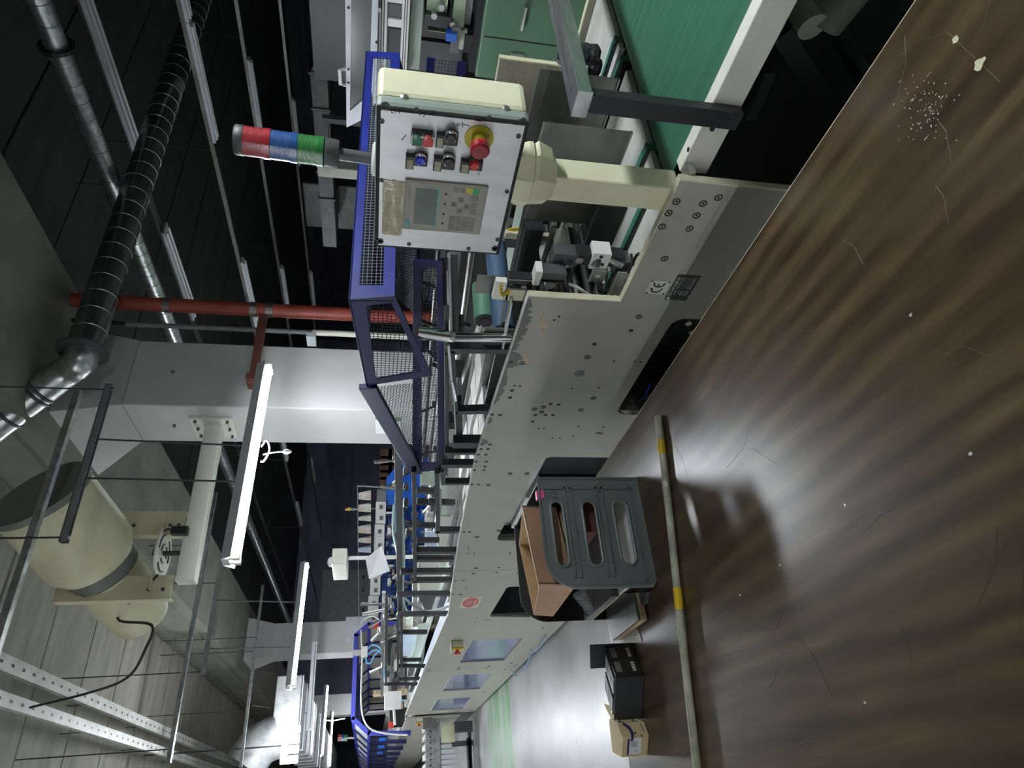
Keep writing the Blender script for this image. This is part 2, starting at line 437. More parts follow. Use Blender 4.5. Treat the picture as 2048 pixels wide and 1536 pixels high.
c1 = column(-5.1, 'wall_column_1', 1)
c2 = column(-15.26, 'wall_column_2', 2)
c3 = column(-25.4, 'wall_column_3', 3)
# anchor bolts, drill marks and joints on the near column
m = MB()
for q in ((346, 745), (349, 850)):
    p = P(*q, X=-5.1) if q[1] < 815 else P(*q, Y=3.0)
    n = V((1, 0, 0)) if q[1] < 815 else V((0, -1, 0))
    m.tube(p-n*.005, p+n*.02, .014, 8)
m.build('anchor', 'bare_grey', c1)
# notice sheet on the column
nt_ = MB(); a = [P(750, 833, Y=2.998), P(752, 866, Y=2.998), P(805, 868, Y=2.998), P(800, 835, Y=2.998)]
nt_.prism(a, (0, -.004, 0)); o = nt_.build('notice_sheet', 'paper'); tag(o, 'white notice sheet with green heading stuck on the near column', 'notice')
b = [P(750, 833, Y=2.9935), P(751, 840, Y=2.9935), P(803, 842, Y=2.9935), P(800, 835, Y=2.9935)]
MB().prism(b, (0, -.002, 0)).build('heading', 'green_cab', o)
# far cross wall with its lighter cupboards, deep in the hall on the left
struct('wall_cross', MB().box(-30.2, -30, 4.2, 22, 0, CZ), 'wall_blue')
# ------------------------------------------------------------------ lamps
def lamp_ends(a, b, L):
    ra, rb = ray(*a), ray(*b); k = ra.z/rb.z; d = ra-rb*k; t = L/d.length
    return EYE+ra*t, EYE+rb*(t*k)
def lamp(A, B, lit, label, hang=True, two=True, name='fluorescent_lamp'):
    A, B = V(A), V(B); d = (B-A).normalized(); s = d.cross(EZ).normalized(); Lm = (B-A).length
    t = thing(name, (A+B)/2+EZ*.05, label, 'lamp', 'fluorescent lamps over the machine line')
    c = (A+B)/2
    hb = MB(); hb.ob(c+EZ*.062, d*Lm/2, s*.045, EZ*.022); hb.build('housing', 'fixture', t, bevel=.004)
    rf = MB()
    for sg in (-1, 1):
        p0 = c+EZ*.082+s*.045*sg; p1 = c+EZ*.022+s*.088*sg
        rf.add([p0-d*Lm/2, p0+d*Lm/2, p1+d*Lm/2, p1-d*Lm/2, p0-d*Lm/2+EZ*.003, p0+d*Lm/2+EZ*.003, p1+d*Lm/2+EZ*.003, p1-d*Lm/2+EZ*.003],
               [(0, 1, 2, 3), (7, 6, 5, 4), (0, 4, 5, 1), (1, 5, 6, 2), (2, 6, 7, 3), (3, 7, 4, 0)])
    rf.build('reflector', 'fixture', t)
    for sg in ((-1, 1) if two else (0,)):
        tb = MB(); o0 = A+d*.03+s*.032*sg; o1 = B-d*.03+s*.032*sg; tb.tube(o0, o1, .013, 8)
        tb.build('tube', TUBE if lit else 'tube_off', t, smooth=True)
        for e, dd in ((o0, d), (o1, -d)):
            h = MB(); h.ob(e-dd*.012, dd*.014, s*.016, EZ*.02); h.ob(e-dd*.012+EZ*.03, dd*.010, s*.012, EZ*.02); h.build('lamp_holder', 'cream_white', t)
    if hang:
        for k in (.2, .8):
            q = A.lerp(B, k); MB().tube(q+EZ*.08, (q.x, q.y, (P(612, 1420, X=-14.5).z-.016) if q.x < -13 and q.y > 1.1 else CZ-.012), .004, 5).build('suspension_wire', 'bar_grey', t)
    return t
L1 = lamp_ends((540, 735), (473, 1125), 1.55); L2 = lamp_ends((615, 1128), (587, 1375), 1.55)
l1 = lamp(*L1, True, 'lit twin tube batten lamp with white cable loop beside the concrete column', False)
l2 = lamp(*L2, True, 'lit twin tube batten lamp hanging in front of the farther column', False)
L3 = lamp_ends((634, 1284), (622, 1461), 1.55); L4 = lamp_ends((656, 1371), (645, 1511), 1.55); L5 = lamp_ends((666, 1422), (660, 1534), 1.55)
lamp(*L3, False, 'unlit batten lamp hanging over the far end of the line', False)
lamp(*L4, True, 'lit batten lamp with a short white pull cord above the blue hood')
lamp(*L5, True, 'farthest lit batten lamp above the blue hood')
# the row goes on to the right of the picture and behind the camera
for x in (.15,): lamp((x, 2.85, 2.42), (x+.1, 1.32, 2.42), True, 'lit batten lamp of the row going on past the conveyor')
for yy in (-7.0, -11.0):
    for k in range(7): lamp((3.5-2.8*k, yy, 2.8), (2.0-2.8*k, yy, 2.8), True, 'lit batten lamp of the rows over the hall behind the table')
lamp((-10.6, 5.6, 2.9), (-10.6, 7.1, 2.9), True, 'added lit batten lamp brightening the press, hidden behind the near column')  # lamp added out of sight to brighten the press
for i, (x, y) in enumerate(((-8.8, -2.6), (-12.2, -2.6), (-16.5, -2.6))):  # aisle lamps added outside the frame to lift the far floor
    lamp((x, y, 2.6), (x-1.5, y, 2.6), True, 'added lit batten lamp out of view, brightening the far aisle floor')
# pull cords / cables of lamps 1 and 4
m = MB(); c = (L1[0]+L1[1])/2
pts = [P(523, 893, Y=2.1), P(533, 880, Y=2.1), P(539, 900, Y=2.1), P(528, 922, Y=2.1), P(521, 923, Y=2.1)]
m.path(pts, .006, 6, 5); m.path([P(527, 909, Y=2.1), P(545, 905, Y=2.1), P(568, 903, Y=2.1)], .006, 6, 4)
m.build('cable', 'cable_white', l1, smooth=True)
m = MB(); m.lathe(P(566, 904, Y=2.1), P(582, 903, Y=2.1)-P(566, 904, Y=2.1), [(.006, 0), (.014, .008), (.017, .03), (.010, .05), (.004, .056)], 10); m.build('plug', 'white', l1, smooth=True)
cc = children4 = [o for o in bpy.data.objects if o.get('label', '').startswith('lit batten lamp with a short')][0]
yl = (L4[0].y+L4[1].y)/2
m = MB(); m.path([P(651, 1441, Y=yl), P(668, 1441, Y=yl), P(683, 1438, Y=yl), P(690, 1437, Y=yl)], .012, 6, 3); m.build('pull_cord', 'cable_white', cc, smooth=True)

# steel channel struts on threaded rods above the lamps, with the lamp hangers
mat('strut_grey', (.30, .31, .32), .35, .6, var=.15)
def strut(X, a, b, label, rods, hang, LL):
    A, B = P(*a, X=X), P(*b, X=X); z = (A.z+B.z)/2; A.z = B.z = z
    t = thing('hanger_strut', (A+B)/2, label, 'strut', 'lamp hanger struts')
    m = MB(); m.bar(A, B, .041, .005); 
    for sg in (-1, 1): m.bar(A+V((sg*.019, 0, -.02)), B+V((sg*.019, 0, -.02)), .003, .041)
    m.build('channel', 'strut_grey', t)
    for y in rods:
        r = MB(); r.tube((X, y, z-.03), (X, y, CZ-.012), .006, 6); r.build('threaded_rod', 'bar_grey', t)
        r = MB(); r.tube((X, y, z-.045), (X, y, z-.032), .012, 6); r.build('nut', 'galv', t)
    for (y, zb) in hang:
        k = (y-LL[0].y)/(LL[1].y-LL[0].y); xl = LL[0].x+(LL[1].x-LL[0].x)*k; r = MB(); r.tube((xl, y, zb), (xl*.3+X*.7, y, z), .007, 6); r.build('hanger_rod', 'bar_grey', t)
    return t
strut(-4.16, (213, 770), (120, 1085), 'short grey channel strut carrying the lamp beside the near column', (2.56, 1.53), ((2.2, L1[0].z+.085), (1.92, L1[0].z+.082)), L1)
strut(-8.32, (437, 1155), (398, 1350), 'short grey channel strut carrying the lamp by the farther column', (2.48, 1.50), ((2.3, L2[0].z+.085), (1.75, L2[0].z+.082)), L2)
strut(-12.3, (508, 1305), (490, 1425), 'short grey channel strut over the unlit batten lamp', (2.5, 1.6), ((2.3, L3[0].z+.085), (1.75, L3[0].z+.082)), L3)
# long galvanised channels running across
def channel(X, pa, pb, label, rods):
    A, B = P(*pa, X=X), P(*pb, X=X); z = (A.z+B.z)/2; A.z = B.z = z
    t = thing('cable_channel', (A+B)/2, label, 'channel', 'galvanised channels across the hall')
    m = MB(); m.bar(A, B, .05, .004)
    for sg in (-1, 1): m.bar(A+V((sg*.025, 0, .02)), B+V((sg*.025, 0, .02)), .003, .04)
    m.build('channel', 'galv', t)
    for y in rods: MB().tube((X, y, z), (X, y, CZ-.012), .006, 6).build('threaded_rod', 'bar_grey', t)
    return t
channel(-4.4, (163, 783), (-40, 1420), 'galvanised channel under the spiral duct running past the drum fan', (.95,))
channel(-8.2, (430, 985), (347, 1525), 'galvanised channel running across behind the drum fan', (.75, 2.9))
channel(-12.2, (540, 1170), (470, 1536), 'galvanised channel running across near the unlit lamp', (.8, 2.7))

# ------------------------------------------------------------------ services on the ceiling
# perforated cable trays
def tray(Y, wd, label, z, x0, x1):
    t = thing('cable_tray', ((x0+x1)/2, Y, z), label, 'cable tray', 'cable trays under the ceiling')
    m = MB(); m.box(x0, x1, Y-wd/2, Y+wd/2, z, z+.004); m.box(x0, x1, Y-wd/2, Y-wd/2+.004, z, z+.06); m.box(x0, x1, Y+wd/2-.004, Y+wd/2, z, z+.06)
    m.build('tray', 'galv_tray', t)
    sl = MB(); x = x0+.1
    while x < min(x1, -5): sl.box(x, x+.05, Y-.012, Y+.012, z-.002, z-.0005); x += .22
    o = sl.build('slots', 'black', t); o['kind'] = 'stuff'
    for i in range(4):
        xx = -6.9-i*2.2
        MB().tube((xx, Y, z), (xx, Y, CZ-.012), .005, 6).build('threaded_rod', 'bar_grey', t)
    return t
mat('galv_tray', (.50, .50, .47), .5, .3, var=.15, scale=5)
tray(1.345, .13, 'pale perforated cable tray nearer the drum fan', 4.62, -30, 2)
tray(1.06, .11, 'pale perforated cable tray with black cable clipped on', 4.55, -30, 2)
# spiral duct (dark) across, elbow and bright end
D1 = [P(330, 180, X=-4.72), P(225, 540, X=-4.72), P(172, 705, X=-4.72)]
zz = sum(p.z for p in D1)/3
dA = V((-4.72, 12.5, zz)); dB = V((-4.72, D1[2].y, zz))
pe = P(130, 745, X=-4.80); pf = P(-25, 862, X=-5.0)
sp = thing('spiral_duct', dB, 'dark spiral wound air duct with flange and bright elbow in front of the column corbel', 'air duct')
m = MB(); m.tube(dB, dA, .125, 20); m.build('duct_run', 'duct_dark', sp, smooth=True)
m = MB(); y = dB.y+.02
while y < 9: m.lathe((-4.72, y, zz), EY, [(.125, 0), (.129, .004), (.125, .009)], 20); y += .175
m.build('spiral_seam', 'galv', sp, smooth=True)['kind'] = 'stuff'
m = MB(); m.lathe(dB+EY*.02, -EY, [(.125, 0), (.185, .0), (.185, .022), (.125, .022)], 24); m.build('flange', 'dark_grey', sp, smooth=True)
m = MB(); m.path([dB, dB-EY*.10, pe, pe+(pf-pe)*.35, pf, pf+(pf-pe)*((CZ-.13-pf.z)/(pf.z-pe.z) if pf.z > pe.z+.05 else .8)], .118, 20, 4); m.build('elbow', 'galv', sp, smooth=True)
for k in (.30, .36, .72):
    q = pe+(pf-pe)*k; m = MB(); m.lathe(q, pf-pe, [(.119, 0), (.127, .006), (.127, .02), (.119, .026)], 20); m.build('clamp_band', 'dark_grey', sp, smooth=True)
# slim silver duct along the hall
sv = thing('silver_duct', (-9, 5.155, 4.1), 'slim shiny silver duct pipe running along the dark hall ceiling', 'air duct')
m = MB(); m.tube((5, 5.155, 4.1), (-24, 5.155, 4.1), .085, 14); m.build('pipe', 'galv', sv, smooth=True)
m = MB(); x = 0
while x > -16: m.lathe((x, 5.155, 4.1), EX, [(.085, 0), (.0885, .004), (.085, .008)], 14); x -= .16
m.build('spiral_seam', 'steel_dark', sv, smooth=True)['kind'] = 'stuff'
m = MB(); m.lathe((-3.4, 5.155, 4.1), EX, [(.088, 0), (.13, 0), (.13, .03), (.088, .03)], 18); m.build('flange', 'black', sv)
# trunking rails with unlit batten lamps in the dark hall
def hall_row(Y, z, spans, label, rail=True, wd=.12):
    if rail:
        t = thing('trunking_rail', (-8, Y, z+.06), 'thin '+label+' trunking rail carrying unlit lamps in the dark hall', 'rail', 'trunking rails in the dark hall')
        MB().box(5, -26, Y-.025, Y+.025, z+.04, z+.09).build('rail', 'steel_dark', t)
        x = -1.5
        while x > -22: MB().tube((x, Y, z+.09), (x, Y, CZ), .004, 5).build('wire', 'bar_grey', t); x -= 4.2
    for (xa, xb) in spans:
        t = thing('unlit_lamp', ((xa+xb)/2, Y, z), 'unlit white batten lamp under the '+label+' rail in the dark hall', 'lamp', 'unlit lamps in the dark hall, '+label+' rail')
        MB().box(xa, xb, Y-wd/2, Y+wd/2, z, z+.04).build('housing', 'fixture', t, bevel=.01)
        for sg in (-1, 1): MB().tube((xa-.04, Y+sg*wd*.25, z-.012), (xb+.04, Y+sg*wd*.25, z-.012), .014, 8).build('tube', 'tube_off', t, smooth=True)
hall_row(6.95, 3.6, ((-2.6, -4.1), (-4.1, -5.55), (-7.6, -9.3), (-12.6, -14.1), (-16.6, -18.1)), 'nearest')
hall_row(9.4, 3.6, ((-6.0, -7.6), (-10.4, -12.0), (-14.6, -16.2), (-19.0, -20.6)), 'middle')
hall_row(12.0, 3.45, ((-8.4, -10.0), (-13.4, -15), (-18.5, -20)), 'outer')
hall_row(6.2, 4.2, ((-1.2, -2.9), (-3.0, -5.2), (-6.3, -8.0)), 'high double', True, .2)
# red pipe, its bracket and the conduit beside the near column
rp = thing('sprinkler_pipe', (-4.95, 3.95, 0), 'red painted vertical pipe clamped to the near concrete column', 'pipe')
px, py = -4.95, P(470, 617, X=-4.95).y
m = MB(); m.tube((px, py, 0), (px, py, 4.2), .062, 16); m.build('pipe', 'red_pipe', rp, smooth=True)
for q in (333, 508, 540):
    z = P(q, 618, X=px).z; m = MB(); m.lathe((px, py, z-.03), EZ, [(.063, 0), (.068, .0), (.068, .06), (.063, .06)], 16); m.build('pipe_band', 'steel_dark', rp, smooth=True)
z = P(522, 660, X=px).z; m = MB(); m.box(px-.02, px+.02, 3.2, py, z-.035, z+.035); m.box(-5.099, px+.02, 3.18, 3.24, z-.06, z+.06); m.build('bracket', 'rust', rp)
cd = thing('conduit', (-5.0, 3.72, 0), 'thin grey vertical conduit beside the red pipe', 'conduit')
yc = P(560, 662, X=-4.98).y
m = MB(); m.tube((-4.98, yc, 0), (-4.98, yc, 3.75), .022, 10); m.build('pipe', 'mid_grey', cd, smooth=True)
m = MB(); m.tube((-4.98, yc, 1.0), (-4.98, yc, P(625, 664, X=-4.98).z), .027, 10); m.build('sleeve', 'cream_white', cd, smooth=True)
m = MB(); z = P(622, 675, X=-4.98).z; m.box(-5.098, -4.95, yc-.07, yc-.02, z-.04, z+.04); m.build('clip', 'fixture', cd)
m = MB(); m.path([(-4.98, yc, 3.73), (-4.985, yc+.01, 3.85), (-4.99, yc+.02, 4.0), (-5.0, yc+.03, 4.18)], .02, 8, 4); m.build('bend', 'cable_black', cd, smooth=True)

# ------------------------------------------------------------------ drum fan on its arm
ft = thing('drum_fan', P(400, 850, Y=3.0), 'cream drum fan with dark mouth hung from a square arm on the column', 'fan')
pa = P(412, 852, Y=3.0); arm_x = pa.x; arm_z = 3.02
ay = P(400, 1165, X=arm_x).y
MB().box(arm_x-.06, arm_x+.06, ay, 2.99, arm_z-.09, arm_z+.05).build('arm', 'cream_white', ft, bevel=.006)
m = MB(); m.box(arm_x-.17, arm_x+.17, 2.978, 2.998, arm_z-.19, arm_z+.16); m.build('mounting_plate', 'cream_white', ft)
for i in (-1, 0, 1):
    for k in (-1, 1): MB().tube((arm_x+i*.13, 2.978, arm_z-.015+k*.13), (arm_x+i*.13, 2.955, arm_z-.015+k*.13), .012, 6).build('bolt', 'dark_grey', ft)
Mo = P(80, 985, X=-4.85); Ne = P(288, 1238, X=-5.95)
ax = (Ne-Mo); Lf = ax.length; an = ax.normalized()
Rf = .325
m = MB(); m.lathe(Mo, an, [(Rf*.98, 0), (Rf*1.02, .0), (Rf*1.02, .03), (Rf, .035), (Rf, Lf*.42), (Rf*.985, Lf*.45), (Rf*.80, Lf*.52)], 36)
m.build('drum', 'fan_cream', ft, smooth=True)
m = MB(); m.lathe(Mo-an*.001, an, [(Rf*.99, -.002), (Rf*.9, .0), (Rf*.86, .10), (.10, .13), (.0001, .12)], 32); m.build('mouth', 'black', ft, smooth=True)
MB().lathe(Mo, an, [(Rf*.93, -.004), (Rf*1.035, -.004), (Rf*1.035, .045), (Rf*.93, .045)], 36).build('mouth_rim', 'fan_grey', ft, smooth=True)
for rr in (.22, .36, .50, .64, .78):
    m = MB(); t0 = an.cross(EZ).normalized(); t1 = an.cross(t0)
    m.path(circ(Mo+an*.004, t0, t1, Rf*rr, 28)+[Mo+an*.004+t0*Rf*rr], .007, 5); m.build('grille_ring', 'mid_grey', ft, smooth=True)
for k in range(3):
    a_ = k*math.pi/3; d_ = t0*math.cos(a_)+t1*math.sin(a_)
    MB().tube(Mo+an*.024-d_*Rf*.93, Mo+an*.024+d_*Rf*.93, .005, 5).build('grille_spoke', 'mid_grey', ft)
m = MB(); m.lathe(Mo, an, [(Rf*.80, Lf*.50), (Rf*.80, Lf*.585), (Rf*.72, Lf*.60)], 32); m.build('collar', 'fan_grey', ft, smooth=True)
m = MB(); m.lathe(Mo, an, [(Rf*.74, Lf*.60), (Rf*.74, Lf*.80), (Rf*.70, Lf*.82), (Rf*.66, Lf*.97), (Rf*.60, Lf*1.0), (Rf*.1, Lf)], 32); m.build('motor_cover', 'fan_cream', ft, smooth=True)
# swivel disc and bracket between the arm end and the drum
dz0 = P(327, 1107, X=arm_x).z; dy0 = P(327, 1107, X=arm_x).y
E0 = V((arm_x, dy0, dz0))
m = MB(); m.lathe(E0, EZ, [(.20, 0), (.20, .012), (.0001, .012)], 28); m.build('swivel_disc', 'cream_white', ft, smooth=True)
for rr in (.07, .14):
    for k in range(3):
        m = MB(); q = [E0+V((0, 0, -.003))+p for p in circ((0, 0, 0), EX, EY, rr, 8, k*2.09, k*2.09+1.3)]; m.path(q, .006, 5); m.build('disc_slot', 'dark_grey', ft)
MB().tube((arm_x, dy0, arm_z+.05), (arm_x, dy0, dz0), .02, 14).build('swivel_pin', 'dark_grey', ft)
for ya_, yb_, xm, ztop in ((1028, 1075, 285, P(235, 1050, X=arm_x).z), (1157, 1205, 210, P(118, 1178, X=arm_x).z)):
    y1_, y0_ = P(xm, ya_, X=arm_x).y, P(xm, yb_, X=arm_x).y; zb_ = arm_z+.06; zc_ = (zb_+ztop)/2; hz_ = (ztop-zb_)/2; yc_ = (y0_+y1_)/2; hy_ = (y1_-y0_)/2
    m = MB(); m.ob((arm_x+.05, yc_, zc_), (.004, 0, 0), (0, hy_, 0), (0, 0, hz_))
    for sy in (-1, 1): m.ob((arm_x+.005, yc_+sy*(hy_-.004), zc_), (.045, 0, 0), (0, .004, 0), (0, 0, hz_))
    m.build('bracket_leg', 'fan_cream', ft)
    for k in (-.85, -.6, .45): MB().tube((arm_x+.054, yc_-.02, zc_+hz_*k), (arm_x+.066, yc_-.02, zc_+hz_*k), .014, 6).build('bolt', 'dark_grey', ft)
MB().box(arm_x-.09, arm_x+.09, P(210, 1180, X=arm_x).y-.03, P(285, 1052, X=arm_x).y+.03, dz0+.014, dz0+.03).build('bracket_base', 'fan_cream', ft)
m = MB(); m.path([E0+V((.1, -.2, -.02)), P(235, 1235, X=-5.6), P(303, 1250, X=-5.3), P(290, 1300, X=-5.3), P(255, 1355, X=-5.6), P(180, 1385, X=-6.2), P(60, 1415, X=-6.7)], .010, 6, 6)
tag(m.build('fan_cable', 'cable_black', None, smooth=True), 'black cable sagging from the drum fan to the cable tray', 'cable')
m = MB(); a = P(352, 1062, X=arm_x+.1); m.box(a.x-.03, a.x+.03, a.y-.03, a.y+.03, a.z-.09, a.z+.03); m.build('junction_box', 'black', ft)
m = MB(); m.path([P(305, 1110, X=arm_x+.1), P(315, 1085, X=arm_x+.1), P(330, 1060, X=arm_x+.1), P(350, 1060, X=arm_x+.1)], .008, 6, 4); m.build('wire', 'cable_black', ft)

# ------------------------------------------------------------------ far end: insulated duct and flood lamp
fd = thing('insulated_duct', P(620, 1500, X=-14.5), 'large silver insulated rectangular duct with bent elbow at the far end', 'air duct')
m = MB(); z0, z1 = P(612, 1420, X=-14.5).z, P(565, 1420, X=-14.5).z
m.box(-30, -13.2, 1.15, 2.25, z0, z1); m.build('duct_body', 'foil', fd, bevel=.02)
for i in range(8):
    m = MB(); x = -13.4-i*.9; m.box(x-.03, x+.03, 1.13, 2.27, z0-.015, z1+.015); m.build('joint_band', 'fixture', fd)
m = MB(); m.path([P(560, 1470, X=-13.4), P(520, 1490, X=-13.4), P(490, 1530, X=-13.4)], .35, 14, 4); m.build('elbow', 'foil', fd, smooth=True)
fl = thing('flood_lamp', P(577, 1490, X=-12.4), 'glaring flood lamp hanging below the insulated duct', 'lamp')
c = P(577, 1490, X=-12.4)
m = MB(); m.ob(c+V((-.05, 0, .06)), (.06, 0, 0), (0, .22, 0), (0, 0, .05)); m.build('housing', 'dark_grey', fl)
for k in range(4):
    for sg in (-1, 1):
        q = c+V((0, -.21+k*.14, sg*.0))
    m = MB(); m.tube(c+V((.02, -.21+k*.14, -.16)), c+V((.02, -.21+k*.14, .10)), .055, 10); m.build('bulb', TUBE2, fl, smooth=True)
MB().tube(c+V((-.05, 0, .1)), (c.x-.05, c.y, CZ-.012), .012, 6).build('rod', 'bar_grey', fl)
# ================================================================== THE FOLDING MACHINE (near line)
mat('lilac', (.50, .58, .74), .5, var=.08, scale=2)
mat('tan_plate', (.34, .31, .24), .45, var=.2, scale=6)
YP = 1.235; TP = .02
MC = thing('folding_machine', (-4.5, 2.0, 0), 'long grey box folding machine with drilled side plate, bars and belts', 'machine')
def rr(x0, x1, z0, z1, r=.04, n=5, y=YP):
    """rounded rectangle in an XZ plane"""
    x0, x1 = sorted((x0, x1)); z0, z1 = sorted((z0, z1)); out = []
    for cx, cz, a in ((x1-r, z1-r, 0), (x0+r, z1-r, 90), (x0+r, z0+r, 180), (x1-r, z0+r, 270)):
        for i in range(n):
            t = math.radians(a+90*i/(n-1)); out.append(V((cx+r*math.cos(t), y, cz+r*math.sin(t))))
    return out
def xz(pts, y=YP): return [V((x, y, z)) for x, z in pts]
def topz(x):
    K = [(-.9, .888), (-1.427, .888), (-1.428, 1.170), (-2.5, 1.182), (-3.4, 1.142), (-4.02, 1.105), (-5.12, 1.030), (-5.2, 1.036), (-7.1, 1.053), (-11, 1.07), (-40, 1.07)]
    for (a, za), (b, zb) in zip(K, K[1:]):
        if b <= x <= a: return za+(zb-za)*(a-x)/(a-b+1e-9)
    return 1.0
m = MB()
m.prism(xz([(-.972, .06), (-.972, .888), (-1.427, .888), (-1.427, 1.170), (-2.5, 1.182), (-3.4, 1.142), (-4.018, 1.105), (-4.018, .03), (-3.6, .03)]), (0, TP, 0),
        [rr(-1.488, -2.087, .30, .692, .045), xz([(-2.455, .34), (-2.455, .86), (-2.475, .895), (-2.52, .905), (-3.44, .930), (-3.475, .922), (-3.49, .90), (-3.50, .34)])])
pl = m.build('side_plate', 'plate', MC)
m = MB()
m.prism(xz([(-4.022, .03), (-4.022, 1.105), (-5.12, 1.030), (-5.2, 1.036), (-7.4, 1.055), (-7.4, .03)]), (0, TP, 0),
        [xz([(-4.40, .37), (-4.40, .69), (-4.42, .705), (-5.165, .705), (-5.20, .69), (-5.27, .37)]), rr(-6.03, -7.035, .27, .722, .01, 3)])
pl2 = m.build('side_plate', 'plate', MC)
m = MB()
m.prism(xz([(-7.404, .03), (-7.404, 1.055), (-11.05, 1.07), (-11.05, .03)]), (0, TP, 0), [rr(-7.76, -8.84, .265, .73, .01, 3), rr(-9.535, -10.65, .262, .733, .01, 3)])
pl3 = m.build('side_plate', 'plate', MC)
# painted lips along the cut edges
m = MB(); m.box(-.9725, -.968, YP-.0005, YP+TP+.0005, .06, .889); m.box(-.97, -1.427, YP-.0005, YP+TP+.0005, .8875, .8895); m.box(-1.4275, -1.424, YP-.0005, YP+TP+.0005, .888, 1.171)
m.build('plate_lip', 'plate_edge', MC)
m = MB(); K = [-1.43, -2.5, -3.4, -4.02, -5.12, -5.2, -7.4, -11.05]
for a, b in zip(K, K[1:]): m.ob(V(((a+b)/2, YP+TP/2, (topz(a)+topz(b))/2+.0008)), V(((a-b)/2, 0, (topz(a)-topz(b))/2)), (0, TP/2+.0004, 0), (0, 0, .001))
m.build('plate_lip', 'white', MC)
# chipped paint along the top edge (bare grey flakes)
random.seed(3)
def flake(x0, x1, d0, d1, n=26):
    up_ = []; lo = []
    for i in range(n+1):
        x = x0+(x1-x0)*i/n; e = math.sin(math.pi*i/n)**.4
        up_.append((x, topz(x)-.0008)); lo.append((x, topz(x)-.003-(d0+(d1-d0)*random.random())*e))
    MB().prism(xz(up_+lo[::-1], YP-.0008), (0, .0006, 0)).build('paint_chip', 'bare_grey', MC)
flake(-1.436, -1.70, .010, .035, 30); flake(-1.70, -1.80, .03, .05, 12); flake(-1.80, -2.04, .006, .022, 22); flake(-2.13, -2.18, .01, .018, 8); flake(-2.30, -2.36, .01, .03, 10)
for q in ((1085, 645), (1052, 720)):
    c = P(*q, Y=YP-.001); pts = [c+V((random.uniform(-.03, .03)*.8+.028*math.cos(t), 0, .010*math.sin(t)+.012*math.cos(t))) for t in [i*.7 for i in range(9)]]
    MB().prism(pts, (0, -.0005, 0)).build('tape_residue', 'tan', MC)
# inside of the openings
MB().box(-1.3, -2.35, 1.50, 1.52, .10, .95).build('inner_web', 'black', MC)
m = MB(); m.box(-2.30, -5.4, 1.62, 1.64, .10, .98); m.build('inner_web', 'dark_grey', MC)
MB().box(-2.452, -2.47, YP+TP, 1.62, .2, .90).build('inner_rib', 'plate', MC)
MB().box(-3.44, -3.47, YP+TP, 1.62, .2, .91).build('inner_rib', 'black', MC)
m = MB(); m.bar((-2.50, 1.30, .86), (-3.40, 1.30, .885), .02, .03); m.build('inner_rail', 'steel', MC)
m = MB(); m.box(-2.98, -3.40, 1.27, 1.42, .78, .86); m.build('inner_tray', 'white_panel', MC, bevel=.006)
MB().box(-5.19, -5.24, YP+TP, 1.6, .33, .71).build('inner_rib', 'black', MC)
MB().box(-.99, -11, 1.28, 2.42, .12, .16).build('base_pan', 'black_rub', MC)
# loose cables seen in the first opening
random.seed(5)
for i in range(9):
    a = V((-1.55-.05*i, 1.38+.08*random.random(), .42+.2*random.random())); pts = [a]
    for k in range(4): pts.append(pts[-1]+V((random.uniform(-.10, .06), random.uniform(-.03, .03), random.uniform(-.08, .08))))
    MB().path(pts, .005, 5, 3).build('cable', 'cable_black' if i % 3 else 'dark_grey', MC, smooth=True)
m = MB(); m.path([P(1300, 768, Y=1.30), P(1290, 790, Y=1.32), P(1272, 800, Y=1.34)], .004, 6, 4); m.build('air_hose', 'blue_btn', MC, smooth=True)
for q in ((1356, 637), (1378, 650), (1385, 668)): p = P(*q, Y=1.24); MB().tube(p+EY*.005, p+EY*.06, .011, 8).build('fitting', 'steel_dark', MC)
# window panes in the plate
for (x0, x1) in ((-6.03, -7.035), (-7.76, -8.84), (-9.535, -10.65)):
    MB().box(x0, x1, YP+.014, YP+.019, .262, .735).build('pane', 'pane', MC)
    m = MB(); m.box(x0+.002, x0-.05, YP+.012, YP+.0138, .262, .735); m.build('pane_frame', 'ink_navy', MC)
    m = MB(); m.box(x0, x1, YP+.001, YP+.02, .724, .734); m.build('pane_frame', 'white', MC)
# bolts and drilled holes in the plate, by their place on the plate
BIG = [(1353, 403), (1406, 407), (1437, 395), (1337, 426), (1393, 431), (1324, 453), (1379, 457), (1329, 517), (1278, 633), (1175, 714), (1187, 796), (1162, 820), (1045, 726), (1087, 814), (1069, 818), (1083, 824), (977, 970), (1020, 947), (1054, 947),
       (954, 1074), (998, 1061), (952, 1136), (947, 1147), (1037, 1145), (921, 1189), (1086, 1256), (859, 1338), (858, 1342), (919, 1335), (917, 1339), (977, 1332), (974, 1336), (1023, 1326), (1011, 1338), (969, 1384)]
MED = [(1262, 661), (1189, 688), (1022, 724), (1024, 781), (1020, 795), (1101, 808), (1117, 809), (1071, 830), (1091, 830), (1106, 830), (1065, 843), (984, 829), (1000, 830), (964, 889), (980, 889), (962, 898), (976, 898), (957, 909), (972, 909), (952, 923), (973, 923),
       (970, 933), (949, 940), (968, 940), (944, 969), (957, 969), (928, 1064), (939, 1064), (998, 1135), (993, 1145), (911, 1162), (927, 1161), (906, 1189), (903, 1425), (937, 1419), (1034, 1329), (1030, 1333)]
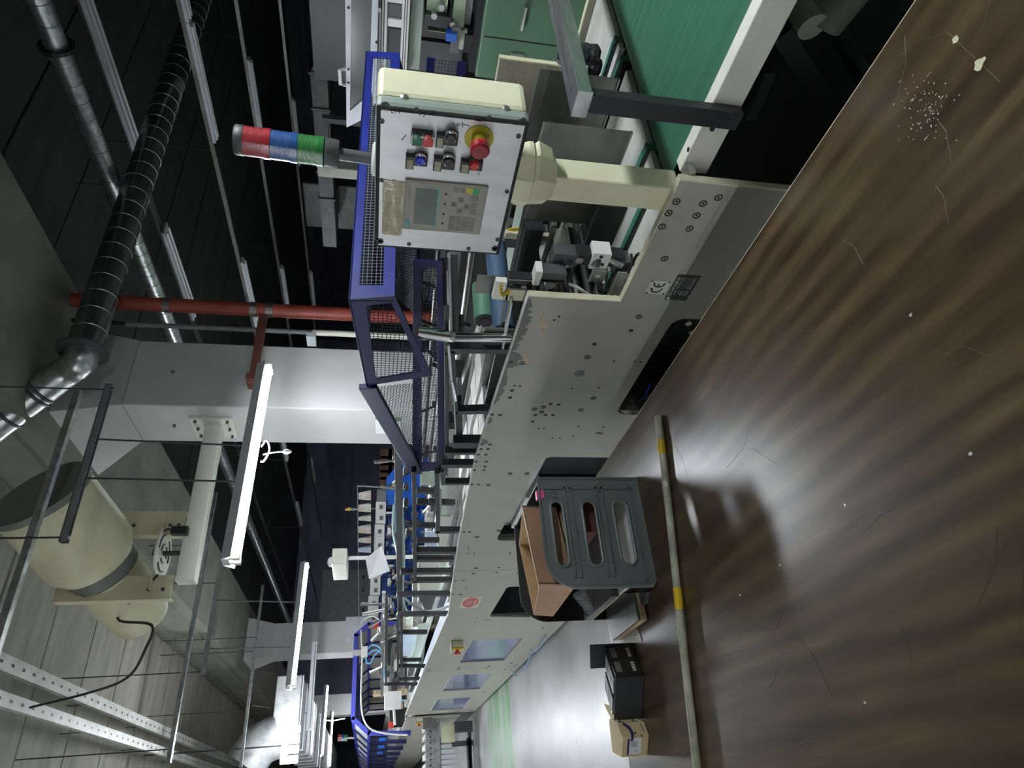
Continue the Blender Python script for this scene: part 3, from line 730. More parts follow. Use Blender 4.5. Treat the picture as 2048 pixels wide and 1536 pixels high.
SML = [(1029, 771), (1040, 772), (1144, 777), (1198, 775), (1228, 722), (1270, 723), (1281, 724), (1157, 853), (1078, 857), (1088, 857), (1105, 876), (1120, 876), (1147, 872), (1207, 854), (1204, 867), (1237, 885), (937, 1094), (937, 1099), (920, 1108), (937, 1107), (949, 1105), (948, 1109), (1020, 1105), (1020, 1107),
       (933, 1173), (932, 1177), (900, 1228), (913, 1228), (922, 1227), (955, 1236), (950, 1243), (1052, 1311), (1047, 1316), (1041, 1312), (1037, 1316), (876, 1332), (868, 1336), (890, 1324), (861, 1427), (1108, 640), (1118, 633)]
def stud(kind, r):
    me = MB()
    if kind == 'bolt': me.lathe((0, 0, 0), (0, -1, 0), [(r*1.0, -.001), (r*1.0, .0015), (r*.72, .0015), (r*.66, -.0), (r*.34, -.0), (r*.34, .0006), (.0001, .0006)], 14)
    else: me.lathe((0, 0, 0), (0, -1, 0), [(r, -.001), (r, .0009), (.0001, .0009)], 10)
    return me
for lst, nm, r in ((BIG, 'bolt', .0105), (MED, 'screw_hole', .0075), (SML, 'screw_hole', .0042)):
    first = None
    for q in lst:
        p = P(*q, Y=YP)
        k = 1.0 if p.x > -3 else (1.25 if p.x > -6 else 1.7)
        if first is None: o = stud(nm, r).build(nm, 'ink', MC, smooth=False); first = o
        else: o = first.copy(); col.objects.link(o)
        o.location = p-wloc(MC); o.scale = (k, 1, k)
# the big half-open round hole
p = P(1159, 747, Y=YP); MB().lathe(p, (0, -1, 0), [(.019, -.001), (.019, .001), (.0001, .001)], 18).build('round_hole', 'mid_grey', MC)
for q, s in (((1198, 866), .014), ((974, 1240), .03)): p = P(*q, Y=YP); MB().ob(p, (.004, 0, 0), (0, .001, 0), (0, 0, s)).build('slot', 'ink', MC)
# CE plate and maker's plate
ce = MB().box(-1.324, -1.381, YP-.0015, YP, .768, .829).build('ce_plate', 'cream_white', MC)
def arc_band(c, r0, r1, a0, a1, mb, n=14):
    o = [V(c)+V((r1*math.cos(a0+(a1-a0)*i/n), 0, r1*math.sin(a0+(a1-a0)*i/n))) for i in range(n+1)]; q = [V(c)+V((r0*math.cos(a0+(a1-a0)*i/n), 0, r0*math.sin(a0+(a1-a0)*i/n))) for i in range(n+1)]
    mb.prism(o+q[::-1], (0, -.0006, 0))
m = MB(); d = math.radians
arc_band((-1.357, YP-.0016, .80), .0135, .0185, d(85), d(275), m); arc_band((-1.334, YP-.0016, .80), .0135, .0185, d(85), d(275), m); m.box(-1.337, -1.350, YP-.0022, YP-.0016, .7978, .8022)
m.build('ce_mark', 'ink', ce)
for x in (-1.3275, -1.3775):
    for z in (.7725, .8245): MB().tube((x, YP-.0014, z), (x, YP-.003, z), .0028, 8).build('rivet', 'ink', ce)
tg = MB().box(-1.294, -1.403, YP-.0015, YP, .689, .759).build('maker_plate', 'black', MC)
text('TECNOGRAF', (-1.3445, YP-.0016, .7505), EX, EZ, .0145, 'lettering', 'ink_white', tg, bold=.012)
MB().lathe((-1.3955, YP-.0015, .7500), (0, -1, 0), [(.0052, 0), (.0052, .0007), (.0001, .0007)], 14).build('logo_dot', 'ink_white', tg)
for i in range(5):
    z = .7385-i*.0092
    MB().box(-1.302, -1.352, YP-.0021, YP-.0015, z-.0035, z+.0035).build('data_field', 'mid_grey' if i not in (0, 4) else 'steel_dark', tg)
    MB().box(-1.360, -1.360-(.020 if i != 1 else .012), YP-.0021, YP-.0015, z-.0015, z+.0015).build('data_caption', 'steel', tg)
# red oval sticker
st = MB(); c = P(941, 1205, Y=YP-.0006); st.box(c.x-.14, c.x+.14, YP-.001, YP, c.z-.068, c.z+.068); st = st.build('sticker', 'plate_edge', MC)
m = MB(); m.prism([V((c.x+.125*math.cos(t), YP-.0012, c.z+.056*math.sin(t))) for t in [i*math.pi/14 for i in range(28)]], (0, -.0006, 0)); m.build('red_oval', 'sticker_red', st)
text('G.D.', (c.x, YP-.002, c.z+.012), EX, EZ, .05, 'lettering', 'ink_white', st); MB().box(c.x-.07, c.x+.07, YP-.0022, YP-.0018, c.z-.034, c.z-.026).build('print_line', 'ink_white', st)
# emergency stop boxes on the plate
def estop(px, label):
    c = P(*px, Y=YP); t = thing('emergency_stop', (c.x, YP, c.z), label, 'emergency stop', None)
    MB().box(c.x-.05, c.x+.05, YP-.055, YP-.002, c.z-.05, c.z+.05).build('box', 'cream', t, bevel=.006)
    MB().box(c.x-.05, c.x+.05, YP-.07, YP-.055, c.z-.05, c.z+.05).build('lid', 'yellow', t, bevel=.004)
    MB().lathe((c.x, YP-.07, c.z-.0), (0, -1, 0), [(.014, 0), (.014, .02), (.03, .022), (.028, .035), (.0001, .038)], 16).build('mushroom_button', 'red_btn', t, smooth=True)
    MB().box(c.x-.06, c.x+.06, YP-.09, YP-.001, c.z+.05, c.z+.056).build('bracket', 'steel', t)
    return t
estop((914, 1283), 'yellow emergency stop box on the side plate above the first blue window')
estop((838, 1437), 'yellow emergency stop box on the side plate at its far end')

# ------------------------------------------------------------------ bed of the machine
m = MB(); m.prism(xz([(-1.13, .06), (-1.13, .888), (-1.427, .888), (-1.427, 1.170), (-2.5, 1.182), (-5.12, 1.030), (-11.05, 1.07), (-11.05, .03)], 2.43), (0, TP, 0)); m.build('far_side_plate', 'tan_plate', MC)
m = MB(); m.box(-1.4275, -1.422, 2.429, 2.451, .888, 1.172); m.box(-1.42, -1.9, 2.429, 2.451, 1.169, 1.173); m.box(-1.13, -1.427, 2.429, 2.451, .886, .890); m.build('plate_lip', 'cream', MC)
for y0, y1, mt in ((1.262, 1.395, 'bed_white'), (1.425, 1.515, 'bed_white'), (1.545, 1.90, 'bed_white'), (2.02, 2.06, 'bed_white'), (2.09, 2.42, 'bed_white')):
    MB().box(-1.10, -1.75, y0, y1, .845, .862).build('bed_plate', mt, MC)
for y in (1.405, 1.53, 1.96, 2.075):
    m = MB(); m.tube((-1.125, y-.008, .838), (-1.125, y+.008, .838), .030, 18); m.build('belt_pulley', 'steel', MC, smooth=True)
    m = MB(); pts = [V((-1.125+.033*math.cos(t), y, .838+.033*math.sin(t))) for t in [math.radians(a) for a in range(-90, 91, 15)]]
    poly = pts+[V((-2.6, y, .871))]
    for a, b in zip(poly, poly[1:]): m.ob((a+b)/2, (b-a)/2, (0, .010, 0), (b-a).normalized().cross(EY)*.0025)
    m.build('narrow_belt', 'belt_thin', MC)
    m = MB(); m.box(-1.10, -2.6, y-.022, y-.014, .835, .868); m.build('belt_guide', 'black', MC); m = MB(); m.box(-1.10, -2.6, y+.014, y+.022, .835, .866); m.build('belt_guide', 'dark_grey', MC)
# stainless guide sheets standing on the bed
def sheet(name, Y, x0, x1, z0, z1, lean=0.):
    a = [V((x0, Y, z0)), V((x1, Y, z0)), V((x1, Y+lean, z1)), V((x0, Y+lean, z1))]
    o = MB().prism(a, (0, .0025, 0)).build(name, 'steel_dark', MC)
    MB().bar(a[2], a[3], .006, .004).build('folded_edge', 'steel', MC); MB().bar(a[0], a[1], .012, .004).build('folded_edge', 'steel', MC)
sheet('guide_sheet', 1.83, -1.09, -1.62, .90, 1.15)
sheet('guide_sheet', 1.59, -1.10, -1.30, .90, 1.16)
sheet('guide_sheet', 1.60, -1.305, -1.47, .90, 1.14)
# vertical tool bars with cable duct
def vbar(px0, px1, Y, w, h, mt, nm='tool_bar'):
    a = P(*px0, Y=Y); b = P(*px1, Y=Y); b.x = a.x
    return MB().bar(a, b, w, h, up=(0, 1, 0)).build(nm, mt, MC, bevel=.002)
vbar((1008, 480), (1182, 492), 1.75, .045, .03, 'dark_grey'); vbar((1010, 468), (1178, 480), 1.745, .028, .02, 'plate_edge', 'cable_duct')
m = MB(); a = P(1015, 460, Y=1.74)
for k in range(4): m.path([a+V((0, 0, -.004*k)), P(1030, 456+k*2, Y=1.73), P(1045, 460-k, Y=1.73), P(1058, 466, Y=1.73)], .003, 5, 3)
m.build('yellow_wires', 'yellow', MC, smooth=True)
# rods along the machine
for (q0, q1, Y, r, mt) in (((1061, 490), (1047, 541), 1.62, .010, 'steel_dark'), ((1100, 480), (1083, 540), 1.55, .009, 'steel_dark'), ((1130, 440), (1095, 560), 1.66, .011, 'steel'), ((1060, 395), (1040, 470), 1.9, .010, 'steel'), ((1085, 400), (1068, 460), 1.8, .012, 'black')):
    a = P(*q0, Y=Y); b = P(*q1, Y=Y); b.z = a.z; d_ = b-a; MB().tube(a-d_*.3, b+d_*1.2, r, 10).build('guide_rod', mt, MC, smooth=True)
# white rollers and blocks under the tool bars
for (q, Y, r, L_) in (((1150, 445), 1.72, .028, .22), ((1190, 450), 1.66, .028, .2), ((1160, 505), 1.62, .02, .2), ((1205, 575), 1.40, .022, .18), ((1100, 570), 1.5, .02, .2)):
    a = P(*q, Y=Y); MB().tube(a, a+V((-.01, L_, 0)), r, 14).build('roller', 'white_panel', MC, smooth=True)
random.seed(11)
for i in range(26):
    x = -1.44-random.random()*.42; y = 1.42+random.random()*.7; z = .90+random.random()*.10; s = .02+random.random()*.045
    MB().box(x, x-s*1.3, y, y+s*1.6, z, z+s*.8).build('block', random.choice(('black', 'steel_dark', 'dark_grey', 'white_panel', 'mid_grey')), MC, bevel=.003)
for i in range(9):
    x = -1.46-.05*i; MB().tube((x, 1.30, .93+.02*(i % 3)), (x, 2.42, .93+.02*(i % 3)), .009+.003*(i % 2), 8).build('cross_shaft', random.choice(('steel', 'black', 'steel_dark')), MC, smooth=True)
# glue head block near the plate
def vb2(q0, q1, Y, thick, nm, mt, dep=.035, par=MC, bev=.002):
    """upright block whose near face is the pixel box q0..q1 at depth Y"""
    a, b = P(*q0, Y=Y), P(*q1, Y=Y); x0, x1 = max(a.x, b.x), min(a.x, b.x); z0, z1 = min(a.z, b.z), max(a.z, b.z)
    return MB().box(x0, x1, Y, Y+dep, z0, z1).build(nm, mt, par, bevel=bev)
GH = thing('glue_applicator', P(1240, 530, Y=1.31), 'black glue head block with white clamp and steel nozzle beside the plate notch', 'machine head')
vb2((1110, 508), (1152, 533), 1.33, 0, 'block', 'dark_grey', .045, GH); vb2((1152, 509), (1240, 535), 1.332, 0, 'block', 'black', .043, GH)
vb2((1188, 507), (1212, 540), 1.326, 0, 'clamp', 'white_panel', .053, GH)
vb2((1186, 540), (1205, 566), 1.318, 0, 'foot', 'steel', .006, GH); vb2((1192, 550), (1200, 556), 1.316, 0, 'foot_slot', 'white', .002, GH)
vb2((1232, 523), (1250, 548), 1.33, 0, 'nozzle_plate', 'dark_grey', .05, GH)
p = P(1243, 532, Y=1.33); MB().tube(p, p+V((.03, .015, .075)), .011, 12).build('nozzle', 'steel', GH, smooth=True); MB().tube(p+V((.03, .015, .075)), p+V((.0, -.01, .085)), .013, 12).build('elbow', 'dark_grey', GH, smooth=True)
for q in ((1122, 522), (1141, 523), (1202, 512), (1204, 527)): p = P(*q, Y=1.329); MB().tube(p, p-EY*.006, .006, 6).build('screw', 'black', GH)
p = P(1159, 521, Y=1.33); MB().lathe(p, (0, -1, 0), [(.012, 0), (.012, .002), (.009, .002), (.009, .0005), (.0001, .0005)], 16).build('plug', 'steel', GH)
GS = thing('glue_sensor', P(1130, 560, Y=1.28), 'small black sensor block with white cable inside the plate notch', 'sensor')
vb2((1076, 545), (1130, 562), 1.285, 0, 'block', 'dark_grey', .04, GS); vb2((1073, 543), (1078, 572), 1.283, 0, 'cap', 'white_panel', .042, GS); vb2((1078, 562), (1128, 568), 1.283, 0, 'rim', 'black', .044, GS)
m = MB(); m.path([P(1137, 567, Y=1.29), P(1155, 575, Y=1.28), P(1175, 588, Y=1.275), P(1200, 597, Y=1.272), P(1222, 596, Y=1.275), P(1232, 590, Y=1.30)], .005, 8, 5); m.build('cable', 'cable_white', GS, smooth=True)
CB = thing('terminal_bar', P(1065, 595, Y=1.29), 'beige terminal bar with yellow wires at the plate step', 'terminal bar')
vb2((995, 578), (1068, 604), 1.29, 0, 'bar', 'plate_edge', .008, CB); vb2((992, 563), (1006, 600), 1.286, 0, 'cap', 'cream_white', .02, CB); vb2((1016, 556), (1072, 572), 1.296, 0, 'connector', 'black', .03, CB); vb2((1012, 560), (1070, 563), 1.292, 0, 'strip', 'steel', .004, CB)
for k in range(3):
    m = MB(); m.path([P(1006, 566+k*5, Y=1.288), P(1000, 575+k*4, Y=1.28), P(1005, 588+k*2, Y=1.282), P(1020, 578+k*3, Y=1.285)], .0022, 5, 4); m.build('wire', 'yellow', CB, smooth=True)
m = MB(); c0 = P(1255, 505, Y=1.30)
m.path([P(1262, 508, Y=1.30), P(1266, 530, Y=1.285), P(1280, 520, Y=1.28), P(1275, 508, Y=1.30), P(1256, 545, Y=1.29)], .0045, 8, 5); tag(m.build('sensor_cable', 'cable_black', None, smooth=True), 'black looped sensor cable at the notch of the side plate', 'cable')
vb2((1236, 545), (1262, 590), 1.30, 0, 'angle_plate', 'steel', .006)

# ------------------------------------------------------------------ rollers and beams behind the plate
a = P(969, 641, Y=1.46); MB().lathe(a, EY, [(.028, 0), (.038, .0), (.038, .16), (.01, .16)], 24).build('green_roller', 'green_roll', MC, smooth=True)
MB().lathe(a-EY*.001, -EY, [(.034, -.002), (.034, .002), (.018, .002), (.018, .004), (.0001, .004)], 20).build('roller_end', 'black', MC)
a = P(1002, 660, Y=1.30); MB().tube(a+V((0, 0, -.01)), a+V((.02, .36, .0)), .036, 20).build('blue_roller', 'blue_roll', MC, smooth=True)
for (q0, q1, Y, w_, mt) in (((962, 640), (925, 760), 1.48, .05, 'bed_white'), ((1022, 600), (1005, 690), 1.275, .035, 'bed_white'), ((1015, 580), (1000, 660), 1.30, .02, 'mid_grey')):
    a, b = P(*q0, Y=Y), P(*q1, Y=Y); MB().bar(a, b, w_, .006).build('carrier_belt', mt, MC)
vb2((968, 655), (1022, 690), 1.275, 0, 'guide_plate', 'steel_dark', .004); vb2((955, 550), (1012, 590), 1.45, 0, 'guide_plate', 'steel_dark', .004)
def beam(y0, y1, z0, z1, x0, x1, mt, dz=0., nm='long_beam'):
    a = V((x0, (y0+y1)/2, (z0+z1)/2)); b = V((x1, (y0+y1)/2, (z0+z1)/2+dz)); MB().bar(a, b, abs(y1-y0), abs(z1-z0)).build(nm, mt, MC)
S = -.10   # fall of the bed towards the far end
beam(1.275, 1.285, 1.09, 1.16, -1.75, -4.9, 'bed_white', S); beam(1.30, 1.345, 1.065, 1.115, -1.78, -4.9, 'cream_white', S); beam(1.365, 1.375, 1.07, 1.13, -1.72, -4.9, 'chrome', S)
beam(1.385, 1.40, 1.06, 1.115, -1.72, -4.9, 'dark_grey', S); beam(1.41, 1.545, 1.075, 1.085, -1.75, -4.9, 'steel_dark', S); beam(1.55, 1.562, 1.08, 1.14, -1.75, -4.9, 'mid_grey', S)
beam(1.585, 1.63, 1.07, 1.13, -1.5, -4.9, 'black', S); beam(1.65, 1.655, 1.08, 1.16, -1.8, -4.9, 'steel', S); beam(1.68, 1.73, 1.06, 1.12, -1.5, -4.9, 'black', S); beam(1.75, 1.90, 1.10, 1.105, -1.55, -5.5, 'bed_green', S)
beam(1.92, 1.96, 1.08, 1.15, -1.8, -5.5, 'steel_dark', S); beam(1.98, 2.03, 1.13, 1.22, -1.8, -5.5, 'bar_grey', S); beam(2.06, 2.20, 1.08, 1.09, -1.8, -5.5, 'bed_white', S); beam(2.22, 2.26, 1.10, 1.24, -1.85, -5.5, 'black', S)
beam(2.30, 2.305, 1.10, 1.26, -1.85, -5.5, 'steel', S); beam(2.36, 2.42, 1.04, 1.05, -1.8, -5.5, 'bed_white', S); beam(2.36, 2.40, 1.20, 1.27, -1.85, -5.5, 'dark_grey', S)
# big longitudinal bars seen under the console
for (y, z, mt, r) in ((1.86, 1.25, 'steel_dark', .014), (2.02, 1.30, 'steel', .016), (2.18, 1.36, 'black', .012)):
    MB().tube((-1.75, y, z), (-5.0, y, z-.12), r, 10).build('guide_rod', mt, MC, smooth=True)
# outfeed trays: pale board sheets and green tinted table beyond the frames
for (x0, x1, y0, y1, z, mt) in ((-4.95, -10.9, 1.29, 1.50, .985, 'lilac'), (-4.9, -10.9, 1.56, 1.72, 1.03, 'bed_green'), (-4.9, -10.9, 1.76, 2.02, 1.06, 'bed_green'), (-5.0, -10.9, 2.05, 2.42, 1.02, 'bed_white')):
    mat('lilac', (.50, .58, .74), .5, var=.08, scale=2)
    MB().box(x0, x1, y0, y1, z-.01, z).build('bed_table', mt, MC)
def panel_px(poly, Y, mt, nm='cover_panel', d=.008):
    MB().prism([P(*q, Y=Y) for q in poly], (0, d, 0)).build(nm, mt, MC)
def rect_px(xa, xb, ya, yb, Y, mt): panel_px([(xa, ya), (xa, yb), (xb, yb), (xb, ya)], Y, mt)
for (xa, xb, ya, yb, mt) in ((840, 872, 946, 971, 'bed_green'), (840, 872, 978, 988, 'white_panel'), (878, 895, 944, 1030, 'bed_green'), (896, 918, 934, 961, 'steel'), (894, 917, 969, 1000, 'steel'), (893, 915, 1006, 1030, 'steel'), (878, 917, 1034, 1054, 'cream_white'), (876, 909, 1063, 1097, 'cream_white'),
                             (842, 874, 1118, 1136, 'cream_white'), (876, 905, 1107, 1136, 'cream_white'), (840, 901, 1147, 1155, 'cream_white'), (840, 900, 1163, 1182, 'cream_white'), (852, 874, 1064, 1097, 'lilac'), (836, 874, 1107, 1114, 'bed_green')):
    rect_px(xa, xb, ya, yb, 1.66, mt)
panel_px([(836, 1192), (872, 1192), (866, 1212), (858, 1236)], 1.62, 'black'); panel_px([(812, 1238), (850, 1222), (846, 1250), (812, 1252)], 1.9, 'bed_white'); panel_px([(836, 1250), (855, 1246), (846, 1330), (826, 1330)], 1.6, 'bed_green')
panel_px([(818, 1335), (846, 1335), (832, 1352), (815, 1352)], 1.6, 'black'); panel_px([(810, 1372), (832, 1372), (822, 1386)], 1.6, 'black'); panel_px([(806, 1268), (834, 1268), (818, 1312), (806, 1312)], 1.8, 'lilac'); panel_px([(850, 1192), (893, 1192), (890, 1225), (862, 1228)], 1.75, 'lilac')
for x in (-5.6, -6.6, -7.6):
    MB().box(x, x-.12, 1.75, 2.3, 1.03, 1.16).build('carriage', 'clutter', MC, bevel=.01)
for i, x in enumerate((-2.55, -2.8, -3.05, -3.35, -3.6, -3.9, -4.3, -4.65)):
    mt = ('bed_white', 'cream_white', 'steel', 'bed_white', 'cream_white')[i % 5]
    z = topz(x)-.06
    MB().box(x, x-.17, 1.36, 1.95, z-.02, z).build('cover_plate', mt, MC)
# upright black brackets and bars standing on the plate edge (all in the plane just behind it)
YF = 1.272
def frame(poly, w=.022, dp=.03, mt='bar_grey', Y=YF, nm='bracket_bar'):
    pts = [P(*q, Y=Y) for q in poly]
    for a, b in zip(pts, pts[1:]):
        d_ = (b-a).normalized(); MB().bar(a-d_*w*.45, b+d_*w*.45, dp, w, up=EZ if abs(d_.z) < .8 else EX).build(nm, mt, MC, bevel=.002)
frame([(1018, 697), (905, 695)], .026); frame([(905, 697), (912, 820)], .016); frame([(912, 820), (975, 818)], .026)
frame([(897, 690), (903, 760), (910, 800)], .010, .012, 'chrome', 1.255); frame([(908, 797), (911, 868)], .006, .008, 'chrome', 1.26)
frame([(893, 620), (893, 700), (894, 900)], .016, .03, 'black', 1.30)
frame([(887, 512), (890, 700), (891, 945)], .018, .03, 'black', 1.42); frame([(898, 512), (903, 690)], .012, .02, 'steel', 1.44); frame([(906, 508), (911, 700)], .028, .03, 'dark_grey', 1.46); frame([(900, 700), (905, 880)], .03, .02, 'bed_white', 1.60)
frame([(882, 525), (884, 940)], .006, .01, 'steel', 1.40)
for q_ in ((905, 652), (905, 742), (900, 845)): vb2((q_[0]-12, q_[1]), (q_[0]+22, q_[1]+14), 1.5, 0, 'slide_block', 'black', .06)
for q_ in ((893, 565), (893, 604), (893, 680)): vb2((q_[0], q_[1]), (q_[0]+14, q_[1]+30), 1.66, 0, 'slide_block', 'white_panel', .06)
frame([(917, 883), (957, 883)], .050, .04, 'bar_grey', 1.275); frame([(894, 902), (953, 902)], .022, .03)
p = P(927, 887, Y=1.272); MB().lathe(p, (0, -1, 0), [(.026, -.01), (.026, .006), (.017, .008), (.015, .004), (.0001, .004)], 20).build('bearing_cap', 'dark_grey', MC, smooth=True)
frame([(915, 800), (918, 872)], .030, .03, 'black', 1.30); frame([(890, 927), (942, 927)], .034, .03); frame([(884, 940), (887, 963), (936, 963)], .022, .03)
frame([(874, 943), (876, 1060)], .022, .03, 'black'); frame([(876, 1060), (923, 1060)], .034, .03)
frame([(828, 940), (830, 1160)], .022, .03, 'black'); frame([(832, 1101), (912, 1101)], .05, .03, 'black'); frame([(830, 1160), (905, 1159)], .045, .03)
frame([(797, 890), (800, 1230)], .036, .04, 'bar_grey', 1.35); frame([(800, 1188), (902, 1187)], .05, .03); frame([(800, 1228), (894, 1227)], .05, .03)
frame([(836, 1117), (899, 1117)], .05, .03); frame([(808, 1143), (897, 1142)], .05, .03)
frame([(773, 1195), (772, 1368)], .026, .03, 'bar_grey'); frame([(772, 1368), (837, 1368)], .05, .03, 'black'); frame([(796, 1235), (796, 1358)], .022, .03, 'bar_grey'); frame([(796, 1358), (841, 1357)], .05, .03, 'black')
frame([(803, 1232), (803, 1332)], .022, .03, 'black'); frame([(803, 1332), (852, 1332)], .06, .03, 'black'); frame([(805, 1264), (848, 1264)], .05, .03, 'black'); frame([(805, 1320), (838, 1319)], .05, .03, 'black')
frame([(768, 1185), (763, 1395)], .028, .02, 'steel', 1.45); frame([(881, 975), (881, 1055)], .012, .02, 'white_panel', 1.36)
for (q0, q1) in (((838, 981), (874, 982)), ((838, 1004), (874, 1005)), ((862, 1003), (905, 1005)), ((833, 1050), (876, 1051)), ((815, 1047), (838, 1046)), ((838, 1080), (874, 1080))): frame([q0, q1], .03, .03, 'bar_grey', 1.45)
# clamp levers on the bars
def lever(q, Y, dirv, L_=.07, mt='black', k=1.):
    c = P(*q, Y=Y); t = MB().lathe(c+EY*.02*k, (0, -1, 0), [(.010*k, 0), (.012*k, .008*k), (.014*k, .02*k), (.010*k, .034*k), (.0001, .036*k)], 12).build('clamp_lever', mt, MC, smooth=True)
    d_ = V(dirv).normalized(); MB().tube(c-EY*.008*k, c+d_*L_*k-EY*.02*k, .006*k, 8, .0085*k).build('lever_arm', mt if mt == 'black' else 'steel', t, smooth=True)
for q, dv, k in (((886, 575), (.5, 0, 1), 1), ((893, 632), (-.3, 0, -1), 1.1), ((876, 650), (.6, 0, .9), 1), ((872, 715), (.9, 0, .5), 1.1), ((893, 742), (.9, 0, .7), 1.15), ((868, 810), (-.4, 0, .6), .9), ((870, 900), (-.3, 0, .8), .9)):
    lever(q, 1.62, dv, .09, 'black', k)
for q, dv, k in (((812, 943), (-1, 0, .6), 1.2), ((812, 975), (.8, 0, .8), 1.2), ((793, 976), (.6, 0, .8), 1.0), ((812, 1005), (-.9, 0, .4), 1.3), ((865, 1003), (-1, 0, .4), 1.1), ((790, 918), (0, 0, 1), 1.), ((815, 1065), (-1, 0, .3), 1.2)):
    lever(q, 1.50, dv, .10, 'tower_cap' if k > 1.15 else 'steel', k)
for q, dv in (((778, 1205), (.5, 0, 1)), ((783, 1213), (-.3, 0, .9)), ((795, 1265), (-1, 0, .8)), ((768, 1233), (-1, 0, .6)), ((760, 1262), (-1, 0, .3)), ((766, 1330), (-1, 0, .7))): lever(q, 1.42, dv, .14, 'steel', 1.7)
# hand wheel
c = P(874, 556, Y=1.62); ax_ = V((.3, -1, .35)).normalized(); t0 = ax_.cross(EZ).normalized(); t1 = ax_.cross(t0)
hw = MB(); hw.lathe(c, ax_, [(.022, -.008), (.046, -.008), (.05, 0), (.046, .008), (.030, .008), (.028, .002), (.012, .002), (.012, .012), (.0001, .013)], 28); hw.build('hand_wheel', 'white_panel', MC, smooth=True)
MB().tube(c-ax_*.01, c-ax_*.14, .014, 12).build('wheel_shaft', 'dark_grey', MC, smooth=True)
# air hoses looping over the frames
for k, (pts, mt, r) in enumerate((([(800, 1000), (806, 1100), (804, 1180), (820, 1205), (850, 1222), (880, 1218), (896, 1213)], 'cable_grey', .010), ([(803, 1010), (808, 1110), (806, 1190), (815, 1222), (845, 1228), (890, 1220)], 'hose_green', .009),
                                  ([(788, 1010), (786, 1060), (795, 1110), (801, 1160)], 'hose_green', .008), ([(792, 985), (790, 1040), (797, 1080)], 'cable_blue', .007))):
    mat('hose_green', (.42, .60, .55), .4, var=0)
    m = MB(); m.path([P(*q, Y=1.34) for q in pts], r, 6, 5); m.build('air_hose', mt, MC, smooth=True)
# cables hanging under the plate at floor level
for pts in ([(1090, 1275), (1082, 1290), (1068, 1305), (1062, 1300)], [(1062, 1310), (1048, 1340), (1036, 1358), (1030, 1350), (1022, 1340)], [(1050, 1330), (1040, 1347), (1030, 1352)]):
    m = MB(); m.path([P(*q, Y=1.20) for q in pts], .0055, 6, 5); m.build('floor_hose', 'cable_blue', MC, smooth=True)
m = MB(); m.box(-3.0, -11, 1.26, 1.32, .0, .06); m.build('foot_rail', 'black', MC)
for x in (-1.05, -2.3, -3.8, -5.6, -7.4, -9.2, -10.9):
    for y in (1.30, 2.40): MB().box(x-.06, x+.06, y-.04, y+.04, 0, .13).build('machine_foot', 'black', MC)
# ================================================================== CONSOLE, SIGNAL TOWER
CP = thing('control_console', (-.985, 1.29, .86), 'cream operator console on a square post with buttons and small display', 'control panel')
x0, x1, y0, y1, z0, z1 = -.799, -1.18, 1.152, 1.285, 1.304, 1.607
MB().box(x0, x1, y0+.035, y1, z0, z1).build('enclosure', 'cream', CP, bevel=.012)
MB().box(x0+.001, x1-.001, y0, y0+.036, z0-.001, z1+.001).build('cover_frame', 'green_grey', CP, bevel=.010)
MB().box(x0-.001, x1+.001, y0-.0035, y0+.001, z0+.001, z1-.001).build('gasket', 'black_rub', CP, bevel=.006)
FY = y0-.0045
fp = MB().box(x0-.008, x1+.008, FY, FY+.003, z0+.009, z1-.009).build('face_plate', 'brushed', CP)
# corner screws and rivets
for q, r in (((770, 212), .0085), ((1045, 243), .0085), ((760, 482), .0085), ((990, 497), .0085)):
    p = P(*q, Y=FY); MB().lathe(p, (0, -1, 0), [(r, -.002), (r, .0015), (r*.55, .0015), (r*.5, .0), (.0001, .0)], 16).build('corner_screw', 'black', CP)
for q in ((833, 218), (978, 234), (764, 242), (763, 360), (1037, 272), (1014, 383), (818, 488), (937, 497), (995, 479)):
    p = P(*q, Y=FY); MB().lathe(p, (0, -1, 0), [(.005, 0), (.005, .002), (.003, .002), (.003, .0008), (.0001, .0008)], 12).build('screw', 'dark_grey', CP)
for q in ((809, 193), (1012, 216)):
    p = P(*q, X=x0+.002); MB().lathe(p, EX, [(.0085, -.002), (.008, .001), (.0045, .003), (.0001, .0035)], 16).build('dome_rivet', 'steel', CP, smooth=True)
# push buttons: (pixel of cap, cap material, pixel box of label)
def fbox(q0, q1, d, mt, nm, par, t=None):
    a, b = P(*q0, Y=FY), P(*q1, Y=FY); xa, xb = max(a.x, b.x), min(a.x, b.x); za, zb = min(a.z, b.z), max(a.z, b.z)
    return MB().box(xa, xb, FY-d, FY+.001, za, zb).build(nm, mt, par, bevel=t or 0)
def button(cap, mt, lab0, lab1, base0, base1, nm='push_button', rise=.016, r=.0115):
    bt = fbox(base0, base1, .012, 'black', nm, CP, .0015)
    lb = fbox(lab0, lab1, .0135, 'black', 'label_holder', bt); a, b = V(lab0), V(lab1)
    fbox((lab0[0]+2, lab0[1]+5), (lab1[0]-2, lab1[1]-1), .0142, 'label_beige', 'label_plate', bt)
    c = P(*cap, Y=FY-.02)
    MB().lathe((c.x, FY-.012, c.z), (0, -1, 0), [(r*1.15, 0), (r*1.15, .006), (r, .007), (r*.94, .005)], 20).build('bezel', 'chrome' if mt != 'red_btn' else 'black', bt, smooth=True)
    MB().lathe((c.x, FY-.012, c.z), (0, -1, 0), [(r*.92, 0), (r*.92, rise*.55), (r*.75, rise*.7), (.0001, rise*.66)], 20).build('cap', mt, bt, smooth=True)
    return bt
